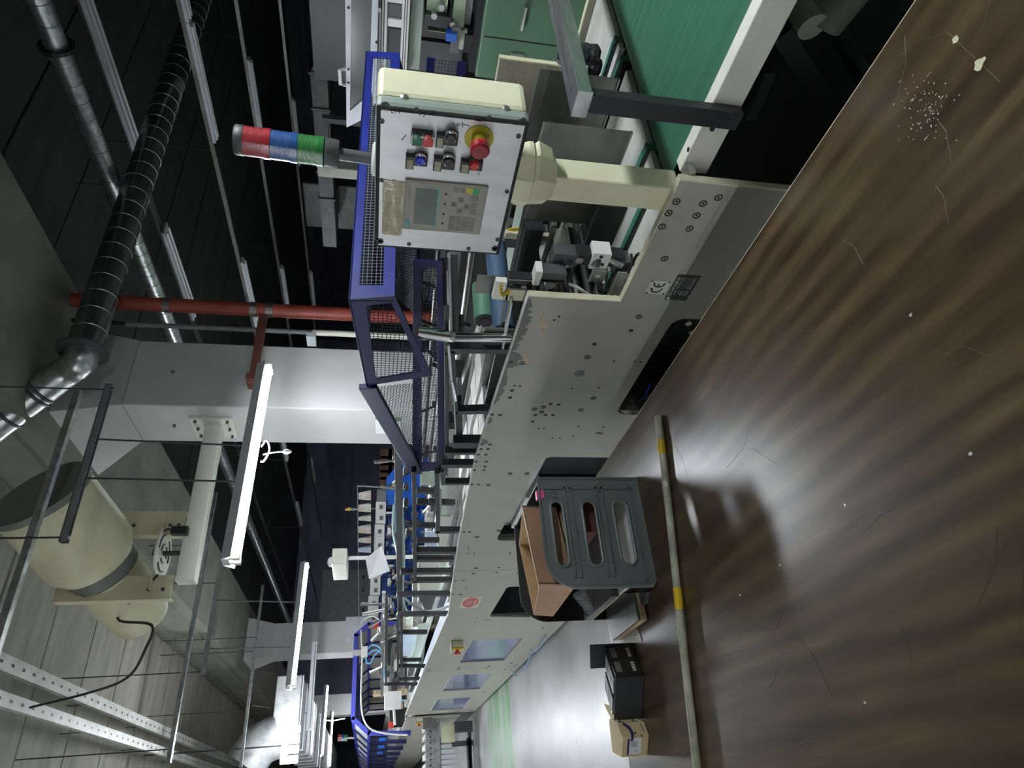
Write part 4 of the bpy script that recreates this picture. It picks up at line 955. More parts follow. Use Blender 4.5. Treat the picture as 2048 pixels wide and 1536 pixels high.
# dual start / stop button
db = fbox((822, 262), (867, 285), .014, 'white', 'start_stop_button', CP, .0015)
fbox((824, 256), (866, 263), .012, 'black', 'collar', db)
fbox((825, 266), (844, 283), .0165, 'green_btn', 'start_cap', db, .001); fbox((846, 267), (865, 285), .0165, 'red_btn', 'stop_cap', db, .001)
for q, mt in (((834, 274), 'green_btn'), ((856, 276), 'red_btn')): p = P(*q, Y=FY-.0165); MB().lathe(p, (0, -1, 0), [(.0075, 0), (.007, .002), (.0001, .003)], 16).build('dome', mt, db, smooth=True)
button((902, 277), 'black_btn', (873, 262), (886, 288), (886, 262), (914, 286)); button((841, 322), 'blue_btn', (812, 305), (827, 331), (827, 305), (854, 327))
button((897, 324), 'black_btn', (868, 309), (882, 335), (882, 311), (908, 334)); button((949, 329), 'red_btn', (922, 315), (937, 339), (937, 315), (963, 336), rise=.024)
# emergency stop
c = P(958, 276, Y=FY); es = MB().lathe((c.x, FY, c.z), (0, -1, 0), [(.030, -.001), (.030, .003), (.0001, .003)], 32).build('emergency_stop', 'yel_disc', CP, smooth=True)
MB().lathe((c.x, FY-.002, c.z), (0, -1, 0), [(.015, 0), (.015, .012), (.013, .024), (.016, .026)], 24).build('collar', 'yel_disc', es, smooth=True)
MB().lathe((c.x, FY-.024, c.z), (0, -1, 0), [(.015, 0), (.0195, .004), (.0195, .018), (.016, .022), (.0001, .023)], 28).build('mushroom_button', 'red_dk', es, smooth=True)
MB().lathe((c.x, FY-.024, c.z), (0, -1, 0), [(.0198, .003), (.0202, .006), (.0198, .009)], 28).build('rim', 'red_btn', es, smooth=True)
# display panel
hx0, hx1 = P(815, 356, Y=FY).x, P(808, 455, Y=FY).x; hz1, hz0 = P(808, 400, Y=FY).z, P(968, 420, Y=FY).z
hm = MB().box(hx0, hx1, FY-.005, FY, hz0, hz1).build('operator_display', 'hmi_frame', CP, bevel=.0015)
W_, H_ = hx0-hx1, hz1-hz0
def hb(u0, u1, v0, v1, mt, nm, d=.0058):   # u from the left edge, v from the top, 0..1
    return MB().box(hx1+W_*u0, hx1+W_*u1, FY-d, FY-.004, hz1-H_*v1, hz1-H_*v0).build(nm, mt, hm)
hb(.03, .97, .02, .98, 'hmi_face', 'front_foil', .0054)
hb(.14, .86, .13, .40, 'hmi_screen', 'screen', .0060)
hb(.10, .90, .36, .43, 'hmi_teal', 'key_strip', .0058)
hb(.05, .22, .035, .085, 'teal', 'brand_mark', .0058)
text('SIEMENS', (hx1+W_*.135, FY-.0058, hz1-H_*.06), EX, EZ, .0055, 'lettering', 'ink_white', hm)
text('SIMATIC PANEL', (hx1+W_*.78, FY-.0056, hz1-H_*.06), EX, EZ, .0048, 'lettering', 'key_grey', hm)
for i in range(4):
    u = .15+i*.20
    hb(u, u+.05, .375, .405, 'ink', 'function_key'); hb(u+.02, u+.06, .485, .51, 'ink', 'function_key')
for i in range(3):
    for k in range(4): hb(.06+i*.105, .155+i*.105, .575+k*.085, .652+k*.085, 'key_grey', 'number_key')
for (u, v) in ((.55, .61), (.43, .69), (.65, .69), (.53, .77)):
    o = hb(u, u+.10, v-.035, v+.035, 'key_grey', 'arrow_key')
for (u, v, s) in ((.60, .61, 0), (.48, .69, 1), (.70, .69, 2), (.58, .77, 3)):
    cx, cz = hx1+W_*u, hz1-H_*v; rr_ = .003; a0 = {0: 90, 1: 180, 2: 0, 3: 270}[s]
    MB().prism([V((cx+rr_*math.cos(math.radians(a0+120*i)), FY-.0058, cz+rr_*math.sin(math.radians(a0+120*i)))) for i in range(3)], (0, -.0003, 0)).build('arrow', 'ink', hm)
for i in range(3): hb(.68+.0*i, .78, .80-.085*i*0+i*.0, .81, 'key_grey', 'control_key') if i == 0 else None
hb(.84, .94, .58, .65, 'key_grey', 'control_key'); hb(.84, .94, .66, .73, 'key_grey', 'control_key'); hb(.84, .95, .735, .81, 'key_yel', 'control_key'); hb(.84, .95, .82, .90, 'key_green', 'control_key'); hb(.70, .82, .82, .90, 'key_grey', 'control_key'); hb(.56, .68, .82, .90, 'key_grey', 'control_key'); hb(.42, .54, .82, .90, 'key_grey', 'control_key')
# brown sticky tape over a note
tp = MB(); a, b = P(766, 358, Y=FY), P(803, 470, Y=FY)
n = 9; pts = []
for i in range(n+1):
    for k in range(7):
        pts.append(V((a.x+(b.x-a.x)*i/n+random.uniform(-.003, .003)*(i in (0, n)), FY-.0015-.0035*random.random()*(0 < i < n), a.z+(b.z-a.z)*k/6)))
tp.add(pts, [(i*7+k, i*7+k+1, (i+1)*7+k+1, (i+1)*7+k) for i in range(n) for k in range(6)]); tp.build('tape_patch', 'tape', CP, smooth=True)
# handwritten marks
def scribble(pxs, nm='pen_mark'):
    m = MB()
    for s in pxs: m.path([P(*q, Y=FY-.0004) for q in s], .0007, 4)
    m.build(nm, 'ink', CP)
scribble([[(783, 219), (783, 226), (787, 226)], [(787, 219), (791, 219), (791, 226)], [(797, 219), (799, 227)]])
scribble([[(838, 231), (845, 227), (850, 230), (846, 234)], [(843, 224), (850, 226), (860, 225)], [(863, 221), (872, 226), (880, 228)]])
scribble([[(917, 247), (913, 250), (918, 252), (922, 248), (917, 247)], [(925, 243), (925, 255)], [(925, 248), (938, 252)], [(906, 246), (910, 251)]])
scribble([[(951, 233), (948, 240), (962, 243)], [(955, 231), (967, 240)]]); scribble([[(803, 281), (812, 270)], [(959, 345), (958, 350), (955, 346)]])
# neck and post
PX = -1.02; pyc = 1.285
def oct_(z, r, cy=pyc): return [V((PX+r*math.cos(math.radians(22.5+45*i)), cy+.82*r*math.sin(math.radians(22.5+45*i)), z)) for i in range(8)]
def loft(levels, nm, mt):
    m = MB(); k = len(levels[0]); vs = [p for l in levels for p in l]
    fs = [(i*k+j, i*k+(j+1) % k, (i+1)*k+(j+1) % k, (i+1)*k+j) for i in range(len(levels)-1) for j in range(k)]+[tuple(range(k))[::-1], tuple(range((len(levels)-1)*k, len(levels)*k))]
    m.add(vs, fs); return m.build(nm, mt, CP)
cy2 = 1.262
loft([oct_(1.252, .082, cy2), oct_(1.262, .082, cy2), oct_(1.295, .070, cy2), oct_(1.306, .070, cy2)], 'neck_upper', 'cream')
loft([[p+V((-.028, .004, 0)) for p in oct_(1.182, .050)], [p+V((-.018, 0, 0)) for p in oct_(1.20, .072, 1.285)], oct_(1.238, .080, 1.27), oct_(1.250, .076, cy2)], 'neck_lower', 'cream')
MB().box(-1.088, -1.014, 1.256, 1.330, .862, 1.20).build('post', 'cream', CP, bevel=.006)
MB().box(-1.10, -.96, 1.256, 1.291, .846, .864).build('post_base', 'steel', CP)
# signal tower
ST = thing('signal_tower', (-.975, 1.215, 1.607), 'stack light with red, blue and green ribbed rings on the console top', 'signal light')
bx, by = P(745, 318, Y=1.215).x, 1.215
A = V((bx, by, 1.607)); B = V((P(480, 285, Y=1.215).x+.006, by, P(474, 285, Y=1.215).z)); ad = (B-A).normalized(); TL = (B-A).length
def zt(px): return (P(px, 300, Y=1.215).z-A.z)
MB().lathe(A, ad, [(.036, 0), (.036, .006), (.030, .010), (.0001, .011)], 28).build('base_flange', 'white_panel', ST, smooth=True)
MB().lathe(A, ad, [(.0135, .005), (.0135, zt(674))], 18).build('stem', 'dark_grey', ST, smooth=True)
R_ = .0305
MB().lathe(A, ad, [(.0001, zt(677)), (R_*.9, zt(677)), (R_, zt(670)), (R_, zt(650)), (R_*.9, zt(648))], 28).build('lower_cap', 'tower_cap', ST, smooth=True)
for (p0, p1, mt, rm, nm) in ((648, 596, 'tower_green', 'tower_ridge_g', 'green_ring'), (597, 543, 'tower_blue', 'tower_ridge_b', 'blue_ring'), (544, 490, 'tower_red', 'tower_ridge_r', 'red_ring')):
    h0, h1 = zt(p0), zt(p1); hh = h1-h0
    rg = MB().lathe(A, ad, [(R_*1.0, h0), (R_*1.05, h0+.001), (R_*1.05, h0+hh*.26), (R_, h0+hh*.27), (R_, h1)], 32).build(nm, mt, ST, smooth=True)
    m = MB()
    for i in range(13):
        h = h0+hh*(.31+.052*i); m.lathe(A, ad, [(R_-.0002, h), (R_+.0006, h+hh*.008), (R_-.0002, h+hh*.016)], 32)
    m.build('ribs', rm, rg, smooth=True)
h0, h1 = zt(491), zt(473)
MB().lathe(A, ad, [(R_*1.02, h0), (R_*1.03, h0+.002), (R_*1.03, h1-.004), (R_*.96, h1), (.0001, h1)], 32).build('top_cap', 'tower_cap', ST, smooth=True)

# ================================================================== CONVEYOR
CV = thing('belt_conveyor', (.8, 1.95, 0), 'green belt conveyor with cream side rail right of the console', 'conveyor')
m = MB(); r = .035; n = 8; prof = [V((-1.055+r*math.cos(math.radians(90+i*180/n)), 0, .827+r*math.sin(math.radians(90+i*180/n)))) for i in range(n+1)]
prof = [V((3.2, 0, .862))]+prof+[V((3.2, 0, .792))]
for a, b in zip(prof, prof[1:]): m.add([a+EY*1.335, b+EY*1.335, b+EY*2.55, a+EY*2.55], [(0, 1, 2, 3)])
m.build('belt', 'belt_green', CV, smooth=True)
MB().tube((-1.055, 1.34, .827), (-1.055, 2.545, .827), .033, 20).build('end_roller', 'black', CV, smooth=True)
MB().box(-.99, 3.2, 1.292, 1.333, .797, .869).build('side_rail', 'cream_white', CV, bevel=.003)
MB().box(-.99, 3.2, 2.552, 2.60, .797, .869).build('side_rail', 'cream_white', CV, bevel=.003)
MB().tube((-.93, 1.30, .868), (-.93, 1.30, .8705), .006, 10).build('rail_hole', 'ink', CV)
p = P(1424, 257, Y=1.292); MB().tube(p, p-EY*.004, .006, 8).build('rail_bolt', 'black', CV)
for x in (-.5, 1.5):
    for y in (1.33, 2.55): MB().box(x-.03, x+.03, y-.03, y+.03, 0, .8).build('leg', 'dark_grey', CV)
ga = thing('guide_arm', (-.817, 1.28, .80), 'black upright bar with slotted aluminium arm bolted to the conveyor rail', 'guide arm')
MB().box(-.796, -.84, 1.262, 1.2915, .80, 1.165).build('upright', 'black', ga, bevel=.002)
MB().box(-.786, -.848, 1.258, 2.5, 1.160, 1.192).build('arm', 'steel', ga, bevel=.002)
MB().box(-.810, -.822, 1.31, 2.45, 1.1921, 1.1935).build('arm_slot', 'dark_grey', ga)
MB().box(-.848, -.786, 1.2565, 1.2595, 1.158, 1.192).build('end_cap', 'galv', ga)
for z in (.83, .80+.055): MB().tube((-.818, 1.262, z), (-.818, 1.260, z), .004, 8).build('bolt', 'bar_grey', ga)
m = MB(); c = P(1160, 118, Y=1.9)
for k in range(7): m.lathe(c+V((random.uniform(-.02, .02), random.uniform(-.02, .02), -.05+k*.018)), V((random.uniform(-.4, .4), random.uniform(-.4, .4), 1)), [(.002, -.02), (.03, -.012), (.034, .0), (.028, .014), (.002, .02)], 9)
o = m.build('taped_sensor', 'black_btn'); tag(o, 'shiny black taped up sensor bundle behind the slotted arm', 'sensor')
# machine parts under the conveyor in the dark
UC = thing('drive_unit', (-.6, 1.7, 0), 'dark drive cylinder and braces in the shade under the conveyor', 'drive unit')
MB().tube(P(1640, 40, Y=1.55), P(1720, -60, Y=1.55), .06, 16).build('cylinder', 'green_grey', UC, smooth=True)
a = P(1625, 55, Y=1.50); MB().tube(a, a+V((.02, .12, .02)), .035, 14).build('knob', 'cream_white', UC, smooth=True)
MB().bar(P(1560, 60, Y=1.6), P(1640, 190, Y=1.6), .05, .05).build('brace', 'black', UC); MB().bar(P(1540, 150, Y=1.7), P(1500, 240, Y=1.7), .012, .03).build('brace', 'mid_grey', UC)
MB().box(-.9, .6, 1.5, 2.3, .12, .2).build('sled', 'black', UC)
for i in range(6): MB().bar(V((-.85+.1*i, 1.45+.05*i, .05)), V((-.7+.12*i, 1.75, .12+.02*i)), .05, .012).build('scrap_strip', 'dark_grey' if i % 2 else 'black', UC)
# ================================================================== BLUE MESH GUARD
GD = thing('mesh_guard', (-1.9, 1.8, 1.29), 'blue framed safety guard with wire mesh panels tilted over the machine', 'safety guard')
def mesh_poly(poly, d1, pitch, r, nm, mt, par):
    """crossed wires clipped to a flat convex outline"""
    poly = [V(p) for p in poly]; n = (poly[1]-poly[0]).cross(poly[2]-poly[0]).normalized()
    d1 = V(d1); d1 = (d1-n*d1.dot(n)).normalized(); d2 = n.cross(d1); o = poly[0]; mb = MB()
    for da, db, off in ((d1, d2, 0), (d2, d1, r)):
        s = [(p-o).dot(db) for p in poly]; lo, hi = min(s), max(s); k = lo+pitch*.5
        while k < hi:
            ts = []
            for i in range(len(poly)):
                a, b = poly[i], poly[(i+1) % len(poly)]; sa, sb = s[i]-k, s[(i+1) % len(poly)]-k
                if sa*sb < 0: q = a+(b-a)*(sa/(sa-sb)); ts.append((q-o).dot(da))
            if len(ts) >= 2 and max(ts)-min(ts) > pitch*.4:
                a = o+da*min(ts)+db*k+n*off; b = o+da*max(ts)+db*k+n*off
                x_ = db*r; y_ = n*r
                mb.add([a+x_, a+y_, a-x_, a-y_, b+x_, b+y_, b-x_, b-y_], [(0, 1, 5, 4), (1, 2, 6, 5), (2, 3, 7, 6), (3, 0, 4, 7)])
            k += pitch
    ob = mb.build(nm, mt, par, recalc=False); ob['kind'] = 'stuff'; return ob
GY = 1.20; GF = 2.40; GL = 1.36
C_, D_, E_, F_ = P(700, 600, Y=GY), P(790, 592, Y=GY), P(735, 772, Y=GY), P(865, 752, Y=GY)
G_ = P(832, 945, Y=GL)
def framed(outer, hole, vec, mt, nm, mesh_mt, d1, pitch=.0125):
    f = MB().prism(outer, vec, [hole]).build(nm, mt, GD, bevel=.0015)
    mesh_poly(hole, d1, pitch, .0011, 'wire_mesh', mesh_mt, f); return f
# near cheek
framed([C_, E_, F_, D_], [P(733, 612, Y=GY), P(752, 758, Y=GY), P(845, 742, Y=GY), P(783, 607, Y=GY)], (0, .006, 0), 'navy', 'cheek_panel', 'mesh_wire', EX)
# end panel
Xe = C_.x; A_ = V((Xe, GF, C_.z)); B_ = V((Xe+.01, GF, D_.z)); D2 = V((Xe+.01, GY, D_.z))
def lerp3(y, t): a = C_.z+(D_.z-C_.z)*t; return V((Xe+.01*t, y, a))
framed([C_, A_, B_, D2], [lerp3(GY+.055, .20), lerp3(GF-.04, .20), lerp3(GF-.04, .72), lerp3(GY+.055, .72)], (-.006, 0, 0), 'blue', 'end_panel', 'mesh_galv', EY)
# roof and sloped roof
E2 = V((E_.x, GF, E_.z)); A0 = V((C_.x, GF, C_.z))
framed([C_, A0, E2, E_], [C_.lerp(E_, .10)+EY*.05, A0.lerp(E2, .10)-EY*.05, A0.lerp(E2, .92)-EY*.05, C_.lerp(E_, .92)+EY*.05], (0, 0, .005), 'navy', 'roof_panel', 'mesh_wire', EY)
# triangular mesh between cheek and lower rail, with its sloping edge bar
Fp = P(838, 765, Y=1.30); tri = [E_+V((-.02, .01, -.03)), Fp, G_+V((.03, 0, .01))]
mesh_poly(tri, EX, .0125, .0011, 'wire_mesh', 'mesh_wire', GD)
MB().bar(E_, G_, .02, .058).build('edge_bar', 'navy', GD, bevel=.002)
Gf = V((G_.x, GF, G_.z)); MB().bar(E2, Gf, .02, .04).build('edge_bar', 'navy', GD, bevel=.002)
mesh_poly([E2+V((-.02, 0, -.03)), V((Fp.x, GF, Fp.z)), Gf+V((.03, 0, .01))], EX, .0125, .0011, 'wire_mesh', 'mesh_wire', GD)
# fixed lower panel behind the cheek
a0, a1 = P(826, 522, Y=GL), P(886, 522, Y=GL); b0, b1 = P(824, 945, Y=GL), P(891, 940, Y=GL)
a0.x = a1.x = (a0.x+a1.x)/2
h = [P(843, 536, Y=GL), P(873, 536, Y=GL), P(876, 926, Y=GL), P(844, 926, Y=GL)]
framed([a0, a1, b1, b0], h, (0, .006, 0), 'navy', 'lower_panel', 'mesh_wire', EX, .0115)
c = P(882, 936, Y=GL-.002); MB().lathe(c, (0, -1, 0), [(.014, 0), (.014, .006), (.008, .008), (.0001, .008)], 16).build('pivot_cap', 'navy', GD, smooth=True)
bk = MB(); bk.box(a1.x, b1.x, GF-.003, GF+.003, 1.30, 1.335); bk.box(a1.x, b1.x, GF-.003, GF+.003, 1.42, 1.45); bk.build('rear_rail', 'navy', GD)
mesh_poly([V((a1.x, GF, 1.335)), V((a1.x, GF, 1.42)), V((b1.x, GF, 1.42)), V((b1.x, GF, 1.335))], EX, .0125, .0011, 'wire_mesh', 'mesh_wire', GD)
# slanting inner mesh below the end panel
mesh_poly([D2+V((-.005, .02, 0)), B_+V((-.005, -.02, 0)), V((Xe-.28, GF-.02, 1.47)), V((Xe-.28, 1.38, 1.47))], EY, .0125, .0011, 'wire_mesh', 'mesh_wire', GD)
MB().bar(V((Xe-.28, 1.37, 1.47)), V((Xe-.28, GF, 1.47)), .02, .02).build('inner_bar', 'navy', GD)
# gas strut holding the guard
GSt = thing('gas_strut', P(1015, 688, Y=1.262), 'chrome telescopic gas strut holding up the blue guard', 'gas strut')
s0, s1, s2 = P(1018, 688, Y=1.262), P(905, 674, Y=1.262), P(835, 664, Y=1.262)
s0.x += .035; 
MB().tube(s0, s1, .0155, 18).build('cylinder', 'chrome', GSt, smooth=True); MB().lathe(s1, (s1-s0), [(.0155, -.01), (.017, -.004), (.017, .004), (.010, .010), (.008, .016)], 18).build('collar', 'steel', GSt, smooth=True)
MB().tube(s1+(s2-s1)*.10, s2, .020, 18).build('sleeve', 'chrome', GSt, smooth=True)
MB().tube(s1, s2, .008, 10).build('piston_rod', 'steel_dark', GSt)

# ================================================================== TABLE
TZ = .80
TB = thing('work_table', (-.9, .37, 0), 'brown scratched plywood worktable in front of the machine', 'table')
MB().box(-2.224, .30, -.30, .984, TZ-.026, TZ).build('table_top', 'table_wood', TB, bevel=.002)
MB().box(-2.2245, .3005, .9838, .9855, TZ-.025, TZ-.001).build('edge_band', 'plate_edge', TB); MB().box(-2.2256, -2.2238, -.30, .984, TZ-.025, TZ-.001).build('edge_band', 'kraft', TB)
for x in (-2.15, .22):
    for y in (-.22, .91): MB().box(x-.03, x+.03, y-.03, y+.03, 0, TZ-.026).build('leg', 'dark_grey', TB)
MB().box(-2.15, .22, -.23, -.19, .62, TZ-.026).build('apron', 'dark_grey', TB); MB().box(-2.15, .22, .88, .92, .62, TZ-.026).build('apron', 'dark_grey', TB)
# paint marks and scratches on the top
mat('paint_mark', (.62, .60, .42), .6, var=.1); mat('paint_white', (.62, .64, .66), .6, var=.1); mat('scratch', (.105, .075, .048), .5, var=0)
def blot(q, sx, sy, mt, n=9, jit=.4):
    c = P(*q, Z=TZ); pts = []
    for i in range(n):
        t = 2*math.pi*i/n; r = 1-jit*random.random(); pts.append(V((c.x+sx*r*math.cos(t), c.y+sy*r*math.sin(t), TZ+.0003)))
    return MB().prism(pts, (0, 0, .0003))
random.seed(21)
blot((1958, 128), .012, .010, 'paint_mark', 14, .6).build('paint_mark', 'paint_mark', TB); blot((1911, 80), .007, .006, 'paint_mark', 10).build('paint_mark', 'paint_mark', TB)
m = MB(); m.path([P(1891, 60, Z=TZ), P(1930, 98, Z=TZ), P(1965, 130, Z=TZ), P(2000, 164, Z=TZ)], .0007, 4); m.build('paint_streak', 'scratch', TB)
for i in range(90):
    q = (random.gauss(1850, 28), random.gauss(222, 36)); blot(q, random.uniform(.0005, .0016)*random.choice((1, 1, 1, 3)), random.uniform(.0005, .0014)*random.choice((1, 1, 2)), 0, 7, .6).build('paint_speck', 'paint_white', TB)
for q in ((1941, 908), (1730, 1405), (1822, 630), (1690, 1010), (1480, 1190), (1560, 1130)): blot(q, .004, .003, 0, 7).build('paint_speck', 'paint_white', TB)
for k in range(40):
    q = (random.uniform(1350, 2040), random.uniform(60, 1500))
    if q[0] < 1880-.73*q[1]+60: continue
    a = P(*q, Z=TZ+.0002); an_ = random.uniform(0, 3.14); L_ = random.uniform(.01, .09); m = MB()
    m.path([a, a+V((math.cos(an_)*L_, math.sin(an_)*L_, 0)), a+V((math.cos(an_+.15)*L_*1.6, math.sin(an_+.15)*L_*1.6, 0))], .00035, 3); m.build('scratch', 'scratch', TB)

# pole lying on the table
RP = thing('bamboo_pole', P(1315, 832, Z=TZ), 'pale scuffed pole with yellow tape bands lying across the table', 'pole')
r0_ = P(1316, 832, Z=TZ+.0112); r1_ = P(1404, 1620, Z=TZ+.0112); rd = r1_-r0_
m = MB(); m.path([r0_, r0_+rd*.24+V((.003, 0, 0)), r0_+rd*.5, r0_+rd*.75+V((-.002, 0, 0)), r1_], .0105, 14, 4); m.build('shaft', 'bamboo', RP, smooth=True)
for (pa, pb) in ((880, 908), (1175, 1218)):
    ta = (pa-832)/(1620-832); tb = (pb-832)/(1620-832); 
    fa = lambda t: P(1316+(1404-1316)*t, 832+(1620-832)*t, Z=TZ+.0118)
    MB().tube(fa(ta), fa(tb), .0114, 14).build('tape_band', 'yellow_tape', RP, smooth=True)
a = fa((968-832)/788.); MB().lathe(a+V((.010, 0, .004)), V((0, 1, .2)), [(.001, -.012), (.006, -.006), (.007, .002), (.001, .012)], 7).build('tape_tag', 'plate_edge', RP)

# ------------------------------------------------------------------ grey file crate and what it holds
XN = -1.765; XF = -2.145
CR = thing('file_crate', (-1.95, .65, TZ), 'grey plastic file rack with three long slots standing on the table', 'file rack')
def crate_side(X, mt, slots, sgn):
    yb, yf = .815, .487; zt_, zb = 1.113, TZ; r = .085
    out = [V((X, yb, zb)), V((X, yb, zt_))]
    for i in range(9): t = math.radians(90*i/8); out.append(V((X, yf+r-r*math.sin(t), zt_-r+r*math.cos(t))))
    out += [V((X, yf, zb+.012)), V((X, yf+.015, zb))]
    holes = []
    if slots:
        for (xa, xb) in ((1097, 1122), (1160, 1187), (1222, 1252)):
            za, zb2 = P(xa+5, 1035, X=X).z, P(xb+5, 1035, X=X).z; zc = (za+zb2)/2; hr = abs(za-zb2)/2; y0_, y1_ = .742-hr, .545+hr
            holes.append([V((X, y0_+hr*math.sin(t), zc+hr*math.cos(t))) for t in [math.radians(180*i/8) for i in range(9)]]+[V((X, y1_-hr*math.sin(t), zc-hr*math.cos(t))) for t in [math.radians(180*i/8) for i in range(9)]])
    o = MB().prism(out, (sgn*.006, 0, 0), holes).build('side_panel', mt, CR, bevel=.0015)
    if slots:
        for hl in holes: MB().path([p+V((.006, 0, 0)) for p in hl]+[hl[0]+V((.006, 0, 0))], .0045, 6).build('slot_rim', mt, o, smooth=True)
        MB().path([p+V((.006, 0, 0)) for p in out]+[out[0]+V((.006, 0, 0))], .0050, 6).build('panel_rim', mt, o, smooth=True)
        for xx in (1140, 1203):
            for dz in (-.009, .009):
                z = P(xx, 1035, X=X).z+dz; MB().bar((X+.007, .795, z), (X+.007, .515, z), .006, .006).build('rib', mt, o)
            z = P(xx, 1035, X=X).z
            for y in (.775, .56): MB().tube((X, y, z), (X+.009, y, z), .004, 10).build('rivet', mt, o)
        MB().bar((X+.007, .80, .83), (X+.007, .50, .83), .006, .006).build('rib', mt, o); MB().bar((X+.007, .782, 1.10), (X+.007, .782, .82), .006, .006).build('rib', mt, o)
        for y in (.80, .75): MB().tube((X, y, 1.10 if y > .78 else 1.10), (X+.009, y, 1.10), .004, 10).build('rivet', mt, o)
    return o
crate_side(XN-.003, 'crate_grey', True, 1); crate_side(XF, 'crate_dark', False, -1)
MB().box(XN-.003, XF, .809, .815, TZ+.004, 1.108).build('back_panel', 'crate_dark', CR); MB().box(XN-.003, XF, .49, .809, TZ+.004, TZ+.010).build('bottom_panel', 'crate_dark', CR)
# black middle board is the far side; tilted parcel box inside
Yb = .80
cbx = thing('parcel_box', (-1.95, .6, 1.0), 'open brown cardboard box wrapped in clear tape on top of the file rack', 'carton')
ea, eb = V((-1.80, .738, 1.052)), V((-1.80, .505, 1.024)); dx = V((-.29, -.015, .0)); dz_ = V((.0, .006, .105)); dzf = V((0, .006, .062))
def wall_(p, q, h, nm, t=V((0, 0, 0)), mt='cardboard'): MB().prism([p, q, q+h, p+h], t).build(nm, mt, cbx)
wall_(ea, eb, dz_, 'near_wall', V((-.004, 0, 0))); wall_(ea+dx, eb+dx, dzf, 'far_wall', V((.004, 0, 0)), 'cardboard_in'); MB().prism([eb, eb+dx, eb+dx+dzf, eb+dz_], V((0, .004, 0))).build('end_wall', 'cardboard', cbx); MB().prism([ea, ea+dx, ea+dx+dzf, ea+dz_], V((0, -.004, 0))).build('end_wall', 'cardboard_in', cbx)
MB().prism([ea, eb, eb+dx, ea+dx], (0, 0, .004)).build('bottom', 'cardboard_in', cbx)
MB().prism([ea+dz_+V((0, .01, .001)), eb+dz_+V((0, -.01, .001)), eb+dz_+V((-.05, 0, -.01)), ea+dz_+V((-.05, 0, -.01))], (0, 0, .002)).build('flap', 'cardboard', cbx)
m = MB(); pp = [ea+V((.0015, 0, .004)), eb+V((.0015, -.004, .004)), eb+dz_+V((.0015, -.004, .002)), ea+dz_+V((.0015, 0, .002))]; m.quad(*pp); m.build('tape_film', 'film', cbx)
pn = MB().box(-1.83, -1.98, .53, .70, 1.057, 1.068).build('white_sheet_pad', 'paper'); tag(pn, 'white paper pad lying inside the open brown cardboard box', 'paper pad')
pen = MB(); pen.tube((-1.86, .53, 1.074), (-1.90, .65, 1.074), .005, 8); tag(pen.build('marker_pen', 'mid_grey', smooth=True), 'grey marker pen on the paper pad inside the cardboard box', 'pen')
# more things inside the rack
bk_ = MB().box(-1.80, -2.08, .47, .80, .905, .925).build('grey_slab', 'mid_grey'); tag(bk_, 'grey cardboard slab lying in the middle of the file rack', 'board')
MB().box(-1.80, -2.08, .4695, .80, .902, .906).build('edge', 'kraft', bk_)
b2 = MB().box(-1.80, -2.05, .66, .80, .935, .99).build('red_pack', 'rust'); tag(b2, 'dark red pack behind the middle slot of the file rack', 'pack')
b4 = MB().box(-1.79, -2.10, .52, .80, .8105, .842).build('paper_stack', 'paper'); tag(b4, 'stack of white sheets in the bottom of the file rack', 'paper stack')
b5 = MB().ob((-1.95, .66, .999), (.12, 0, .0), (0, .11, .0), (0, 0, .006)).build('pale_board', 'cardboard_in'); tag(b5, 'pale board resting on the red pack in the file rack', 'board')
m = MB(); q = P(1160, 1190, X=-1.85)
for k in range(5): m.lathe(q+V((0, -.01*k, -.006*k)), V((.3, -1, -.2+.2*k)), [(.002, -.012), (.022-.002*k, -.004), (.018, .006), (.002, .014)], 7)
tag(m.build('plastic_wrap', 'film', smooth=False), 'crumpled clear plastic wrap sticking out of the file rack', 'plastic wrap')
mat('binder_grey', (.10, .10, .105), .45, var=.2, scale=20)
# binder lying half out of the rack at table level
bd = thing('ring_binder', (-2.02, .45, TZ), 'dark grey binder with beige pages lying half out of the file rack', 'binder')
bp_ = [P(1213, 1186, Z=TZ+.031), P(1266, 1186, Z=TZ+.031), P(1277, 1240, Z=TZ+.03), P(1225, 1281, Z=TZ+.03), P(1212, 1240, Z=TZ+.03)]
MB().prism([p+V((0, 0, -.026)) for p in bp_], (0, 0, .019)).build('pages', 'kraft', bd); MB().prism([p+V((0, 0, -.006)) for p in bp_], (0, 0, .006)).build('cover', 'binder_grey', bd)
MB().prism([p+V((0, 0, -.030)) for p in bp_], (0, 0, .004)).build('back_cover', 'dark_grey', bd)
b6 = MB().prism([P(1280, 1186, Z=TZ+.001), P(1300, 1184, Z=TZ+.001), P(1296, 1206, Z=TZ+.001), P(1283, 1216, Z=TZ+.001)], (0, 0, .012)).build('black_folder', 'dark_grey'); tag(b6, 'thin black folder beside the binder under the file rack', 'folder')
pw = MB().prism([P(1225, 1283, Z=TZ+.001), P(1262, 1250, Z=TZ+.001), P(1278, 1262, Z=TZ+.001), P(1285, 1284, Z=TZ+.001), P(1230, 1288, Z=TZ+.001)], (0, 0, .0008)).build('white_paper', 'paper'); tag(pw, 'white paper sheet lying between the binder and the black bracket', 'paper')
